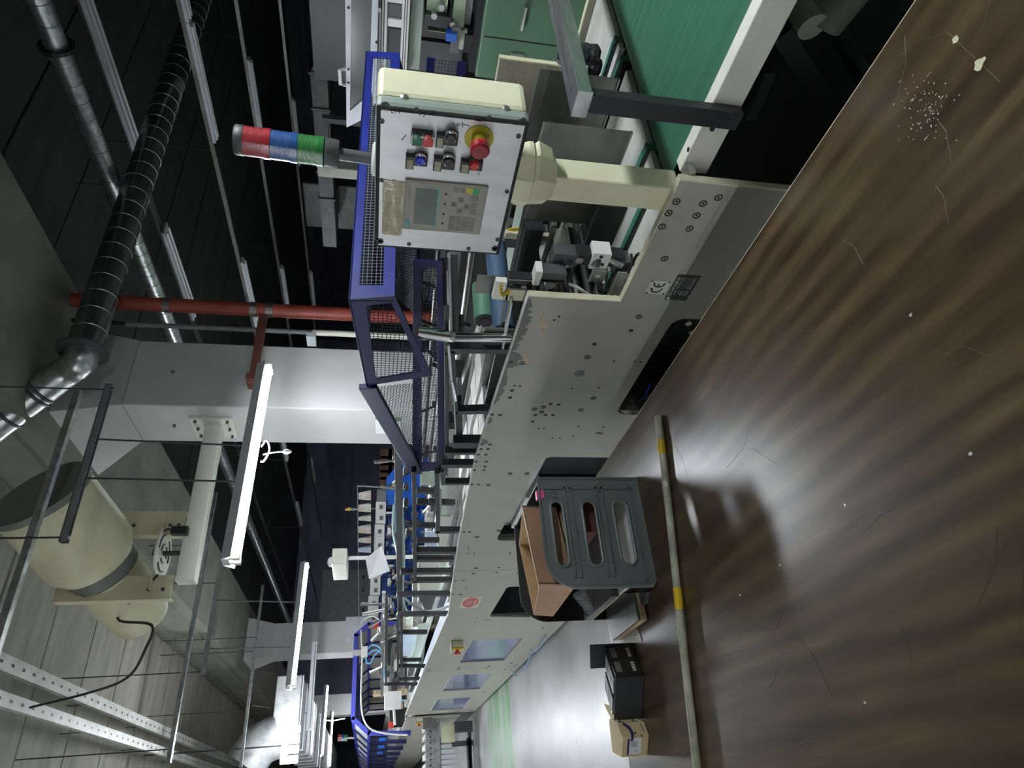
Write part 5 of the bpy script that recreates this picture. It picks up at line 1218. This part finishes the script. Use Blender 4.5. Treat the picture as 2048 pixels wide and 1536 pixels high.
# pink binder clip
pc = thing('binder_clip', P(1080, 990, X=XN), 'pink binder clip pinched on the rim of the grey file rack', 'clip')
y_, z_ = P(1080, 990, X=XN).y, 1.113
MB().prism([V((XN+.006, y_-.014, z_-.014)), V((XN+.001, y_-.014, z_+.008)), V((XN-.012, y_-.014, z_+.008)), V((XN-.014, y_-.014, z_-.014)), V((XN-.011, y_-.014, z_-.014)), V((XN-.009, y_-.014, z_+.005)), V((XN-.001, y_-.014, z_+.005)), V((XN+.004, y_-.014, z_-.014))], (0, .028, 0)).build('body', 'pink', pc)
m = MB(); m.path([V((XN+.006, y_+.008, z_-.014)), V((XN+.008, y_+.006, z_-.034)), V((XN+.009, y_+.010, z_-.044)), V((XN+.009, y_, z_-.049)), V((XN+.009, y_-.010, z_-.044)), V((XN+.008, y_-.006, z_-.034)), V((XN+.006, y_-.008, z_-.014))], .0009, 6, 3); m.build('wire_handle', 'chrome', pc, smooth=True)

# ------------------------------------------------------------------ black sheet metal bracket with two terminal units
Bq, Aq, Cq = P(1289, 1350, Z=TZ), P(1266, 1287, Z=TZ), P(1285, 1437, Z=TZ)
u1 = (Aq-Bq); u2 = (Cq-Bq); HB = .088
BR = thing('bracket_unit', Bq, 'black folded metal bracket holding two labelled units on the table edge', 'bracket')
def bp3(a, b, h): return Bq+u1*a+u2*b+EZ*h
MB().prism([bp3(0, 0, 0), bp3(0, 1, 0), bp3(0, 1, HB), bp3(0, 0, HB)], u1.normalized()*.003).build('front_plate', 'black', BR)
MB().prism([bp3(0, 0, 0), bp3(1.0, 0, 0), bp3(1.0, 0, HB), bp3(0, 0, HB)], u2.normalized()*.003).build('side_plate', 'black', BR)
MB().prism([bp3(0, 0, 0), bp3(1.0, 0, 0), bp3(1.0, 1, 0), bp3(0, 1, 0)], EZ*.003).build('base_plate', 'black', BR)
MB().prism([bp3(1.0, 0, HB+.05), bp3(1.0, .55, HB+.045), bp3(1.0, .55, 0), bp3(1.0, 0, 0)], u1.normalized()*.003).build('rear_flange', 'black', BR)
MB().prism([bp3(0, 1, 0), bp3(.18, 1.12, 0), bp3(.18, 1.12, HB), bp3(0, 1, HB)], u1.normalized()*.002).build('end_lip', 'black', BR)
for b_ in (.12, .58):
    un = MB().prism([bp3(.10, b_, .006), bp3(.92, b_, .006), bp3(.92, b_+.36, .006), bp3(.10, b_+.36, .006)], EZ*(HB-.004)).build('terminal_unit', 'steel_dark', BR)
    tp_ = MB().prism([bp3(.16, b_+.04, HB+.0022), bp3(.86, b_+.04, HB+.0022), bp3(.86, b_+.32, HB+.0022), bp3(.16, b_+.32, HB+.0022)], EZ*.0008).build('label', 'paper', un)
    for k in range(5):
        a_ = .24+.12*k; MB().prism([bp3(a_, b_+.08, HB+.0031), bp3(a_+.03, b_+.08, HB+.0031), bp3(a_+.03, b_+.28, HB+.0031), bp3(a_, b_+.28, HB+.0031)], EZ*.0004).build('print_line', 'ink_navy', un)
for a_ in (.12, .56):
    vs_ = MB().prism([bp3(a_, -.003, HB*.72), bp3(a_+.32, -.003, HB*.72), bp3(a_+.32, -.003, HB*.92), bp3(a_, -.003, HB*.92)], -u2.normalized()*.001).build('window_strip', 'mid_grey', BR)
    for k in range(4):
        q0 = a_+.02+.075*k; MB().prism([bp3(q0, -.004, HB*.22), bp3(q0+.055, -.004, HB*.22), bp3(q0+.055, -.004, HB*.34), bp3(q0, -.004, HB*.34)], -u2.normalized()*.0008, ).build('terminal_mark', 'ink_white', BR)
for h_ in (.3, .75): MB().tube(bp3(.10, 1.07, HB*h_), bp3(.06, 1.09, HB*h_), .004, 8).build('hook_slot', 'paper', BR)
# small kraft carton
Mq, Dq, Nq = P(1298, 1469, Z=TZ), P(1288, 1443, Z=TZ), P(1295, 1511, Z=TZ)
v1, v2 = (Dq-Mq)*1.02, (Nq-Mq); HC = .078
KB = thing('small_carton', Mq, 'small kraft carton with printed white label on the table edge', 'carton')
def kp(a, b, h): return Mq+v1*a+v2*b+EZ*h
sd = v2.normalized(); back = V((-.085, .02, 0))
MB().prism([Mq, Dq, Dq+back, Nq+back*.9, Nq], EZ*HC).build('box', 'kraft', KB, bevel=.002)
MB().prism([kp(0, 0, HC+.001), kp(1, 0, HC+.001), kp(1, 0, HC+.001)+back*.5, kp(0, 0, HC+.001)+back*.5], EZ*.0015).build('flap', 'kraft', KB)
MB().prism([Dq+back*.6+EZ*HC, Dq+EZ*HC, Dq+EZ*HC+V((-.02, .05, .012)), Dq+back*.6+EZ*HC+V((-.02, .05, .012))], EZ*.0015).build('open_flap', 'kraft', KB)
nn = v1.cross(EZ).normalized(); nn = nn if nn.dot(v2) < 0 else -nn
f1 = -v1.normalized()
text('nicoLine', kp(.5, 0, HC*.30)+nn*.0004, f1, EZ, .016, 'lettering', 'ink_navy', KB, off=.0006, bold=.01)
MB().bar(kp(.85, 0, HC*.16)+nn*.0005, kp(.2, 0, HC*.16)+nn*.0005, .0006, .0022).build('print_line', 'ink_navy', KB)
c_ = kp(.75, 0, HC*.62)+nn*.0006
m = MB(); arc = []; 
for i in range(15):
    t = math.radians(200+i*9); arc.append(kp(.95, 0, HC*.95)+nn*.0006+f1*(.030+.034*math.cos(t))+EZ*(.030*math.sin(t)))
arc2 = [kp(.95, 0, HC*.95)+nn*.0006+f1*(.033+.029*math.cos(math.radians(200+i*9)))+EZ*(.003+.024*math.sin(math.radians(200+i*9))) for i in range(15)]
m.prism(arc+arc2[::-1], nn*.0003); m.build('swoosh', 'ink_navy', KB)
MB().lathe(kp(.18, 0, HC*.50), nn, [(.0035, .0002), (.0035, .0008), (.0001, .0008)], 12).build('dot', 'ink_navy', KB)
n2 = v2.cross(EZ).normalized(); n2 = n2 if n2.dot(v1) < 0 else -n2
lb = MB().prism([kp(0, .12, HC*.28)+n2*.0003, kp(0, .88, HC*.28)+n2*.0003, kp(0, .88, HC*.82)+n2*.0003, kp(0, .12, HC*.82)+n2*.0003], n2*.0006).build('label', 'paper', KB)
MB().prism([kp(0, .12, HC*.74)+n2*.001, kp(0, .88, HC*.74)+n2*.001, kp(0, .88, HC*.82)+n2*.001, kp(0, .12, HC*.82)+n2*.001], n2*.0004).build('label_band', 'ink_navy', lb)
rv = -v2.normalized()
for k, wd in enumerate((.5, .6, .55, .4, .5)):
    MB().prism([kp(0, .55, HC*(.66-.055*k))+n2*.001, kp(0, .55-wd*.6, HC*(.66-.055*k))+n2*.001, kp(0, .55-wd*.6, HC*(.675-.055*k))+n2*.001, kp(0, .55, HC*(.675-.055*k))+n2*.001], n2*.0003).build('print_line', 'ink', lb)
text('CE', kp(0, .72, HC*.45)+n2*.001, -f1.cross(EZ) if False else (v2.normalized()), EZ, .008, 'ce_mark', 'ink', lb, off=.0 if v2.normalized().cross(EZ).dot(n2) > 0 else -.0004)
# ================================================================== DOWNSTREAM: BLUE HOOD AND FAR MACHINES
HX = -12.8
HD = thing('blue_hood', (-14.5, 2.05, .95), 'blue framed chamfered hood with clear panels over the far machine section', 'machine hood')
prof = [(2.98, 1.06), (2.98, 1.665), (2.80, 1.885), (1.44, 1.875), (1.20, 1.60), (1.16, .92)]
def arch(X, mt='hood_blue', w=.07):
    for (a, b) in zip(prof, prof[1:]):
        a3, b3 = V((X, *a)), V((X, *b)); d_ = (b3-a3).normalized(); MB().bar(a3-d_*.02, b3+d_*.02, .06, w, up=EX.cross(d_)).build('arch_bar', mt, HD)
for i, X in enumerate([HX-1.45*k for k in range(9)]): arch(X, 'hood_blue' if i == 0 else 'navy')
for (y, z) in prof[1:5]: MB().bar((HX, y, z), (HX-11.6, y, z), .05, .05).build('long_bar', 'hood_blue', HD)
for i in range(8):
    xa, xb = HX-1.45*i-.03, HX-1.45*(i+1)+.03
    for k, (a, b) in enumerate(zip(prof, prof[1:])):
        mt = {0: 'hood_wall', 1: 'hood_wall', 2: 'hood_glass', 3: 'frosted', 4: 'glass_dark'}[k]
        MB().quad((xa, *a), (xb, *a), (xb, *b), (xa, *b)).build('clear_panel', mt, HD)
    MB().box(xa-.25, xb+.6, 1.325, 1.34, 1.66, 1.80).build('notice', 'paper', HD)
    if i < 3: MB().box(xa-.5, xa-.62, 1.12, 1.17, 1.30, 1.42).build('handle_plate', 'press_blue', HD)
# air valve block with blue hoses inside the hood
c = P(728, 1305, X=HX+.08); MB().box(c.x-.04, c.x+.04, c.y-.08, c.y+.1, c.z-.06, c.z+.05).build('valve_block', 'white', HD)
MB().box(c.x-.05, c.x+.02, c.y-.05, c.y+.05, c.z+.05, c.z+.20).build('valve_mount', 'steel', HD)
for k, (pts, mt) in enumerate((([(733, 1300), (745, 1290), (760, 1296), (766, 1320), (768, 1350), (775, 1385), (805, 1400)], 'cable_blue'), ([(735, 1310), (748, 1300), (762, 1305), (769, 1330), (772, 1360), (785, 1392), (810, 1402)], 'cable_blue'), ([(732, 1316), (734, 1326), (742, 1325), (748, 1312), (757, 1303)], 'cable_blue'), ([(720, 1250), (728, 1238), (745, 1232), (760, 1240)], 'cable_white'), ([(722, 1260), (724, 1320), (722, 1400), (728, 1440), (745, 1460), (780, 1468), (815, 1470)], 'cable_white'))):
    m = MB(); m.path([P(*q, X=HX+.1) for q in pts], .016, 6, 4); m.build('hose', mt, HD, smooth=True)
# mechanism inside the hood
FM = thing('far_machine', (-16, 2.0, 0), 'far section of the line with rollers and side frames under the blue hood', 'machine')
MB().box(-11.06, -30, 1.20, 1.22, .25, 1.06).build('side_plate', 'plate', FM); MB().box(-11.06, -30, 2.75, 2.77, .1, 1.1).build('side_plate', 'plate', FM)
MB().box(-11.06, -30, 1.3, 2.7, .9, .95).build('bed', 'bed_white', FM); MB().box(-11.06, -30, 1.25, 2.7, 0, .3).build('base', 'dark_grey', FM)
random.seed(33)
for i in range(60):
    x = -11.3-random.random()*3.6; y = 1.35+random.random()*1.3; z = .98+random.random()*.42; s = .05+random.random()*.11
    if random.random() < .5: MB().box(x, x-s, y, y+s*1.5, z, z+s*random.uniform(.3, 1.3)).build('block', random.choice(('clutter', 'tan', 'black', 'steel_dark', 'white_panel', 'mid_grey')), FM)
    else: MB().tube((x, y, z), (x-random.uniform(-.05, .05), y+random.uniform(.1, .5), z+random.uniform(-.05, .05)), random.uniform(.012, .05), 9).build('roller', random.choice(('steel', 'clutter', 'black', 'tan')), FM, smooth=True)
MB().box(HX+.05, HX+.35, 1.75, 1.82, .98, 1.55).build('side_cheek', 'tan', FM); MB().box(HX-.5, HX-.9, 1.35, 1.9, .98, 1.25).build('gear_case', 'black', FM); MB().box(HX-.5, HX-1.0, 1.95, 2.6, .98, 1.35).build('gear_case', 'clutter', FM)
c = P(787, 1398, X=-11.4); MB().box(c.x-.1, c.x+.1, c.y-.14, c.y+.10, c.z-.12, c.z+.14).build('junction_box', 'white', FM, bevel=.01)
MB().tube(P(787, 1410, X=-11.4), P(790, 1450, X=-11.4), .02, 8).build('pipe', 'cable_white', FM)
for q in ((782, 1450), (752, 1250)): MB().box(*[k for ab in zip(P(*q, X=-12.6)-V((.03, .05, .05)), P(*q, X=-12.6)+V((.03, .05, .05))) for k in ab]).build('limit_switch', 'red_btn', FM)
# small beacons further away
sb = thing('far_beacon', P(690, 1474, X=-17.), 'tiny red blue green beacon above the far hood sections', 'signal light')
for (x0, x1, mt) in ((676, 683, 'tower_red'), (683, 689, 'tower_blue'), (689, 695, 'tower_green')): MB().tube(P(x0, 1476, X=-17.), P(x1, 1476, X=-17.), .07, 12).build('ring', mt, sb, smooth=True)
MB().tube(P(695, 1476, X=-17.), P(712, 1476, X=-17.), .02, 8).build('stem', 'white', sb)
# side conveyor table at the far left
SC = thing('side_conveyor', (-11.2, .7, 0), 'grey side conveyor frame with perforated rail joined to the machine end', 'conveyor')
a, b = P(866, 1437, X=-11.3), P(861, 1600, X=-11.3); z = (a.z+b.z)/2
MB().box(-11.26, -11.32, .0, 1.18, z-.12, z+.09).build('perforated_rail', 'galv', SC)
for k in range(16): MB().tube((-11.262, .05+.075*k, z+.02), (-11.257, .05+.075*k, z+.02), .014, 8).build('rail_hole', 'ink', SC)
for k in range(9): MB().box(-11.33, -11.9, .02+.13*k, .09+.13*k, z+.06, z+.10).build('cross_roller', 'white_panel', SC)
for k in range(14): MB().box(-11.27, -11.28, .02+.07*k, .07+.07*k, z-.55+.02*k, z-.14).build('slat', 'fixture', SC)
MB().box(-11.22, -11.30, .86, 1.10, z-.34, z-.14).build('drive_box', 'cream', SC); MB().box(-11.12, -11.28, .98, 1.12, .06, z-.34).build('leg', 'dark_grey', SC); MB().box(-11.25, -11.33, -.05, .98, z-.60, z-.55).build('tie_bar', 'dark_grey', SC)
MB().box(-11.25, -11.33, .80, .87, .04, z-.3).build('leg', 'dark_grey', SC); MB().box(-11.25, -11.33, -.05, .9, .08, .14).build('tie_bar', 'dark_grey', SC); MB().box(-11.5, -11.6, -.05, .9, .1, z-.6).build('back_sheet', 'black', SC)
MB().box(-11.10, -11.2, 1.05, 1.2, z+.02, z+.14).build('motor', 'bare_grey', SC)
bx_ = MB().box(-10.75, -11.0, .22, .36, .0, .22).build('green_crate', 'green_btn'); tag(bx_, 'small green crate on the floor under the side conveyor', 'crate')
# ================================================================== THE BLUE PRESS BEYOND
PXX = -13.2
PR = thing('printing_press', (-13.6, 4.8, 0), 'blue and white printing press standing beyond the folding machine', 'machine')
def pz(x, y=1100): return P(x, y, X=PXX).z
def py_(y, x=780): return P(x, y, X=PXX).y
def pslab(px0, px1, d0, d1, mt, nm, par=PR):
    """slab facing +X whose face covers a pixel box; d0/d1 = X offsets"""
    a, b = P(*px0, X=PXX), P(*px1, X=PXX); return MB().box(PXX+d0, PXX+d1, min(a.y, b.y), max(a.y, b.y), min(a.z, b.z), max(a.z, b.z)).build(nm, mt, par)
for k, (ya, yb, xa) in enumerate(((1003, 1047, 752), (1049, 1105, 749), (1107, 1150, 745), (1152, 1190, 741), (1192, 1250, 737))):
    pn_ = pslab((xa, ya), (xa+19, yb), 0, -.5, 'white_panel', 'control_strip')
    for i in range(2):
        yy = ya+(yb-ya)*(.25+.5*i); s = pslab((xa+7, yy-4), (xa+14, yy+4), .01, -.01, 'mid_grey', 'button_plate', pn_); pslab((xa+9.5, yy-1.2), (xa+11.5, yy+1.2), .015, .0, 'ink', 'button', pn_)
    pslab((xa+19, ya), (xa+62, yb), -.1, -.8, 'press_blue_dk', 'unit_body') if True else None
    pslab((xa+62, ya), (xa+130, yb), -.2, -.9, 'press_blue', 'unit_base')
pslab((754, 979), (772, 1002), 0, -.5, 'mid_grey', 'end_strip')
a = [P(*q, X=PXX+.05) for q in ((773, 1010), (773, 955), (800, 925), (830, 915), (900, 915), (900, 1010))]
MB().prism(a, (-.7, 0, 0)).build('end_guard', 'press_blue', PR)
random.seed(44)
for i in range(190):
    q = (random.uniform(772, 845), random.uniform(985, 1245)); s = random.uniform(2.5, 7)
    pslab(q, (q[0]+s*random.uniform(.4, 1.5), q[1]+s*random.uniform(.4, 1.2)), random.uniform(.0, .12), -.1, random.choice(('clutter', 'steel', 'tan', 'black', 'white_panel', 'steel_dark', 'press_blue', 'clutter')), 'fitting')
for i in range(16):
    q = P(random.uniform(775, 840), random.uniform(985, 1240), X=PXX+.1); MB().tube(q, q+V((.05, random.uniform(-.1, .1), random.uniform(-.25, .25))), random.uniform(.012, .03), 7).build('lever', random.choice(('steel', 'white', 'black', 'clutter')), PR)
for ya in (1060, 1160): pslab((775, ya), (781, ya+12), .12, -.05, 'white', 'grab_handle')
# lilac sheets stacked between
ls = MB(); a, b = P(872, 1035, X=-9.5), P(880, 1070, X=-9.5)
# folded cards hung on a line above the press
ln = MB(); ln.tube(P(715, 972, X=PXX+.1), P(718, 1250, X=PXX+.1), .008, 6); ln.tube(P(714, 972, X=PXX+.1), P(775, 975, X=PXX+.1), .015, 6); o = ln.build('hanging_line', 'cable_grey'); tag(o, 'thin post and wire line above the blue press carrying folded cards', 'wire line')
for k, (y0_, y1_) in enumerate(((980, 1001), (1004, 1025), (1028, 1043), (1047, 1068), (1071, 1087), (1090, 1106))):
    t = thing('folded_card', P(730, (y0_+y1_)/2, X=PXX+.1), 'folded printed card hanging on the line above the blue press', 'card', 'folded cards on the line')
    a, b, c, d = P(717, y0_+6, X=PXX+.1), P(742, y0_+5, X=PXX+.14), P(742, y1_, X=PXX+.20), P(717, y1_-2, X=PXX+.16)
    MB().prism([a, b, c, d], (.006, 0, 0)).build('front_leaf', 'card_a' if k not in (5,) else 'lilac', t); e = P(742, y0_, X=PXX-.1); MB().prism([a, b, e], (.006, 0, 0)).build('back_leaf', 'paper', t)
# thin beacon on the press
pb = thing('press_beacon', P(745, 1018, X=PXX), 'thin red amber green blue beacon standing on the blue press', 'signal light')
for (x0, x1, mt) in ((690, 695, 'tower_red'), (695, 701, 'yellow'), (701, 707, 'tower_green'), (707, 712, 'tower_blue')): MB().tube(P(x0, 1018, X=PXX-.1), P(x1, 1018, X=PXX-.1), .035, 12).build('ring', mt, pb, smooth=True)
MB().tube(P(712, 1018, X=PXX-.1), P(757, 1017, X=PXX-.1), .012, 8).build('stem', 'white', pb)
# grey cabinet and brown stack deeper in the hall
cb = thing('metal_cabinet', P(760, 1190, X=-17.5), 'dark grey metal cabinet with small black handles behind the press', 'cabinet')
a, b = P(646, 1140, X=-17.5), P(760, 1240, X=-17.5); MB().box(-17.5, -18.3, min(a.y, b.y), max(a.y, b.y), 0, a.z).build('body', 'mid_grey', cb)
for q in ((727, 1155), (727, 1180), (727, 1220)): p = P(*q, X=-17.48); MB().box(p.x, p.x+.03, p.y-.05, p.y+.05, p.z-.04, p.z+.04).build('handle', 'black', cb)
bs = thing('brick_stack', P(790, 930, X=-15.), 'brown stack of boxes in the dark behind the press', 'stack')
for i in range(5):
    for k in range(4):
        p = P(760+k*16, 898+i*14, X=-15.); MB().box(-15, -15.8, p.y-.26, p.y, p.z-.3, p.z-.01).build('box', 'brick_brown', bs)
MB().box(-15, -15.9, P(800, 965, X=-15).y, P(800, 890, X=-15).y, 0, P(825, 920, X=-15).z).build('pallet', 'brick_brown', bs)
eb = MB(); p = P(692, 1236, X=-15.20); q = P(746, 1281, X=-15.20); eb.box(-15.26, -15.10, q.y, p.y, min(p.z, q.z), max(p.z, q.z)); o = eb.build('electric_box', 'fixture', bevel=.01); tag(o, 'pale grey electrical box mounted on the farther column', 'electrical box')
# device on a pole standing on the near machine
DV = thing('sensor_mast', P(862, 1113, Y=2.2), 'white sensor box on a white mast standing on the machine', 'sensor')
p0, p1 = P(862, 1113, Y=2.2), P(697, 1120, Y=2.2); p1.x = p0.x
MB().tube(p0, p1, .020, 12).build('mast', 'white', DV, smooth=True)
a, b = P(664, 1108, Y=2.2), P(697, 1141, Y=2.2); MB().box(a.x, b.x, 2.10, 2.26, b.z, a.z).build('box', 'cream_white', DV, bevel=.01)
c = P(664, 1124, Y=2.18); MB().lathe(c, EZ, [(.05, -.01), (.05, .02), (.03, .04), (.0001, .045)], 14).build('dome', 'white', DV, smooth=True)
ps = MB(); a = [P(731, 1118, Y=2.12), P(738, 1158, Y=2.05), P(780, 1142, Y=2.0), P(763, 1092, Y=2.14)]; ps.prism(a, (0, .004, 0)); tag(ps.build('hanging_paper', 'paper'), 'white paper sheet hung on the white mast over the machine', 'paper')
# ================================================================== GREEN MACHINE AND ENCLOSURE ON THE RIGHT
YG = 4.2
GM = thing('green_machine', (-1.5, 4.6, 0), 'green machine with smooth cabinet doors behind the conveyor', 'machine')
MB().box(-2.62, 1.2, YG, 5.2, .0, 1.02).build('cabinet', 'green_cab', GM, bevel=.01)
xs = P(1040, 82, Y=YG).x
MB().box(xs-.004, xs+.004, YG-.002, YG, .05, 1.0).build('door_gap', 'ink', GM)
for q in ((1047, 35), (1030, 108)):
    pass
h0, h1 = P(1052, 15, Y=YG-.03), P(1043, 60, Y=YG-.03); MB().path([h0+V((0, .03, 0)), h0, h1, h1+V((0, .03, 0))], .011, 8).build('door_handle', 'chrome', GM, smooth=True)
p = P(1032, 112, Y=YG); MB().box(p.x-.02, p.x+.02, YG-.015, YG, p.z-.05, p.z+.04).build('latch', 'green_grey', GM)
# interior above the cabinet
MB().box(-3.4, 1.2, 5.15, 5.2, 1.02, 2.2).build('back_sheet', 'black', GM); MB().box(-2.62, 1.2, 4.25, 5.15, 1.02, 1.06).build('deck', 'black', GM)
def gslab(px0, px1, mt, nm, Y=YG+.1, d=.2):
    a, b = P(*px0, Y=Y), P(*px1, Y=Y); return MB().box(a.x, b.x, Y, Y+d, min(a.z, b.z), max(a.z, b.z)).build(nm, mt, GM)
gslab((856, -30), (893, 32), 'green_lt', 'side_frame'); gslab((912, -30), (926, 55), 'green_lt', 'side_frame'); gslab((856, 60), (905, 68), 'green_lt', 'lower_rail', YG+.15, .06)
gslab((893, 66), (912, 85), 'press_blue', 'sensor', YG, .06); gslab((905, 55), (916, 108), 'bare_grey', 'bracket', YG+.02, .05); gslab((928, -20), (940, 50), 'white_panel', 'strip', YG+.2, .05); gslab((918, 60), (930, 100), 'cream_white', 'strip', YG+.12, .04)
gslab((850, 28), (900, 58), 'black', 'roller_block', YG+.05, .3); gslab((838, 80), (918, 150), 'dark_grey', 'chute', YG+.35, .05); gslab((930, 70), (965, 110), 'black', 'motor', YG+.1, .3)
for q in ((868, 25), (883, 8), (905, 42)): p = P(*q, Y=YG+.09); MB().tube(p, p-EY*.05, .02, 10).build('knob', 'steel', GM)
gslab((822, -30), (838, 140), 'green_grey', 'corner_post', YG+.05, .1)
# aluminium enclosure with glazed door
EN = thing('glazed_enclosure', (-2.5, 4.3, 1.3), 'aluminium profile enclosure with dark glazed door above the green machine', 'enclosure')
def eslab(px0, px1, mt, nm, Y=4.15, d=.06, par=EN):
    a, b = P(*px0, Y=Y), P(*px1, Y=Y); return MB().box(a.x, b.x, Y, Y+d, min(a.z, b.z), max(a.z, b.z)).build(nm, mt, par)
for (xa, xb) in ((757, 776), (806, 822)):
    a, b = P(xa, -20, Y=4.15), P(xb, -20, Y=4.15); c = P((xa+xb)/2, 165, Y=4.15)
    MB().box(a.x+1.2, c.x, 4.15, 4.21, b.z, a.z).build('profile_rail', 'white_panel', EN, bevel=.004)
    for k in (.35, .65): MB().box(a.x+1.2, c.x, 4.148, 4.151, b.z+(a.z-b.z)*k-.003, b.z+(a.z-b.z)*k+.003).build('profile_groove', 'dark_grey', EN)
for (ya, yb) in ((-40, 8), (37, 56)): eslab((776, ya), (806, yb), 'white_panel', 'infill_panel', 4.16, .02)
eslab((776, 8), (806, 37), 'glass_dark', 'window_pane', 4.17, .01); eslab((776, 56), (806, 150), 'black', 'dark_panel', 4.19, .01)
dr = thing('glazed_door', P(690, 200, Y=4.05), 'open glazed door with pale frame and white handle behind the blue guard', 'door')
d0, d1, d2, d3 = P(690, -30, Y=4.05), P(693, 255, Y=4.05), P(728, 238, Y=4.05), P(757, -30, Y=4.05)
d4 = P(752, 205, Y=4.05)
inn = [P(703, -25, Y=4.05), P(700, 222, Y=4.05), P(738, 190, Y=4.05), P(745, -25, Y=4.05)]
MB().prism([d0, d1, d2, d4, d3], (0, .03, 0), [inn]).build('door_frame', 'fixture', dr); MB().tube(P(757, 20, Y=4.06), P(757, 20, Y=4.152), .015, 8).build('hinge', 'steel', dr); MB().prism([p+EY*.012 for p in inn], (0, .006, 0)).build('glass', 'glass_dark', dr)
m = MB(); hp = [P(690, 138, Y=4.03), P(679, 140, Y=4.0), P(681, 168, Y=4.0), P(690, 170, Y=4.03)]; m.path(hp, .012, 8); m.build('handle', 'white', dr, smooth=True)
for q in ((697, 15), (697, 138), (697, 165), (753, 84)): p = P(*q, Y=4.049); MB().tube(p, p-EY*.006, .008, 8).build('screw', 'ink', dr)
# deep background in the dark hall
rd_ = thing('rectangular_duct', (-6, 9, 2.6), 'dark rectangular duct run with elbow deep in the hall', 'air duct')
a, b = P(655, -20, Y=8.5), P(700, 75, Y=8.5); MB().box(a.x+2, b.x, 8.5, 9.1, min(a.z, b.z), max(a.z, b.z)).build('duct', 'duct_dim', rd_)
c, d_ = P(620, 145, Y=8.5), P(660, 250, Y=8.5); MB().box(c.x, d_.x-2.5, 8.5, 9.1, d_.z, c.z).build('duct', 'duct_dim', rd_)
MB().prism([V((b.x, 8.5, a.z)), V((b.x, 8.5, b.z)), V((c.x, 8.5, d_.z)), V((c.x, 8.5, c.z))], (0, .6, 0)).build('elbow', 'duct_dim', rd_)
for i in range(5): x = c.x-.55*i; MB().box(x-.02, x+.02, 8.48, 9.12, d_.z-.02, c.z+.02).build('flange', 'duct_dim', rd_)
wf = thing('open_doorway', P(680, 290, Y=7.5), 'pale rectangular door frame standing in the dark hall behind the signal tower', 'frame')
a, b = P(644, 236, Y=7.5), P(684, 352, Y=7.5)
MB().prism([V((a.x, 7.5, a.z)), V((b.x, 7.5, a.z)), V((b.x, 7.5, 0)), V((a.x, 7.5, 0))], (0, .08, 0), [[V((a.x-.07, 7.5, a.z-.07)), V((b.x+.07, 7.5, a.z-.07)), V((b.x+.07, 7.5, .3)), V((a.x-.07, 7.5, .3))]]).build('frame', 'mid_grey', wf)
lb_ = MB(); a, b = P(634, 333, Y=7.0), P(678, 357, Y=7.0); lb_.box(a.x, b.x, 7.0, 7.15, 0, a.z); tag(lb_.build('pale_cabinet', 'cream_white', bevel=.01), 'pale slim cabinet beside the door frame in the dark hall', 'cabinet')
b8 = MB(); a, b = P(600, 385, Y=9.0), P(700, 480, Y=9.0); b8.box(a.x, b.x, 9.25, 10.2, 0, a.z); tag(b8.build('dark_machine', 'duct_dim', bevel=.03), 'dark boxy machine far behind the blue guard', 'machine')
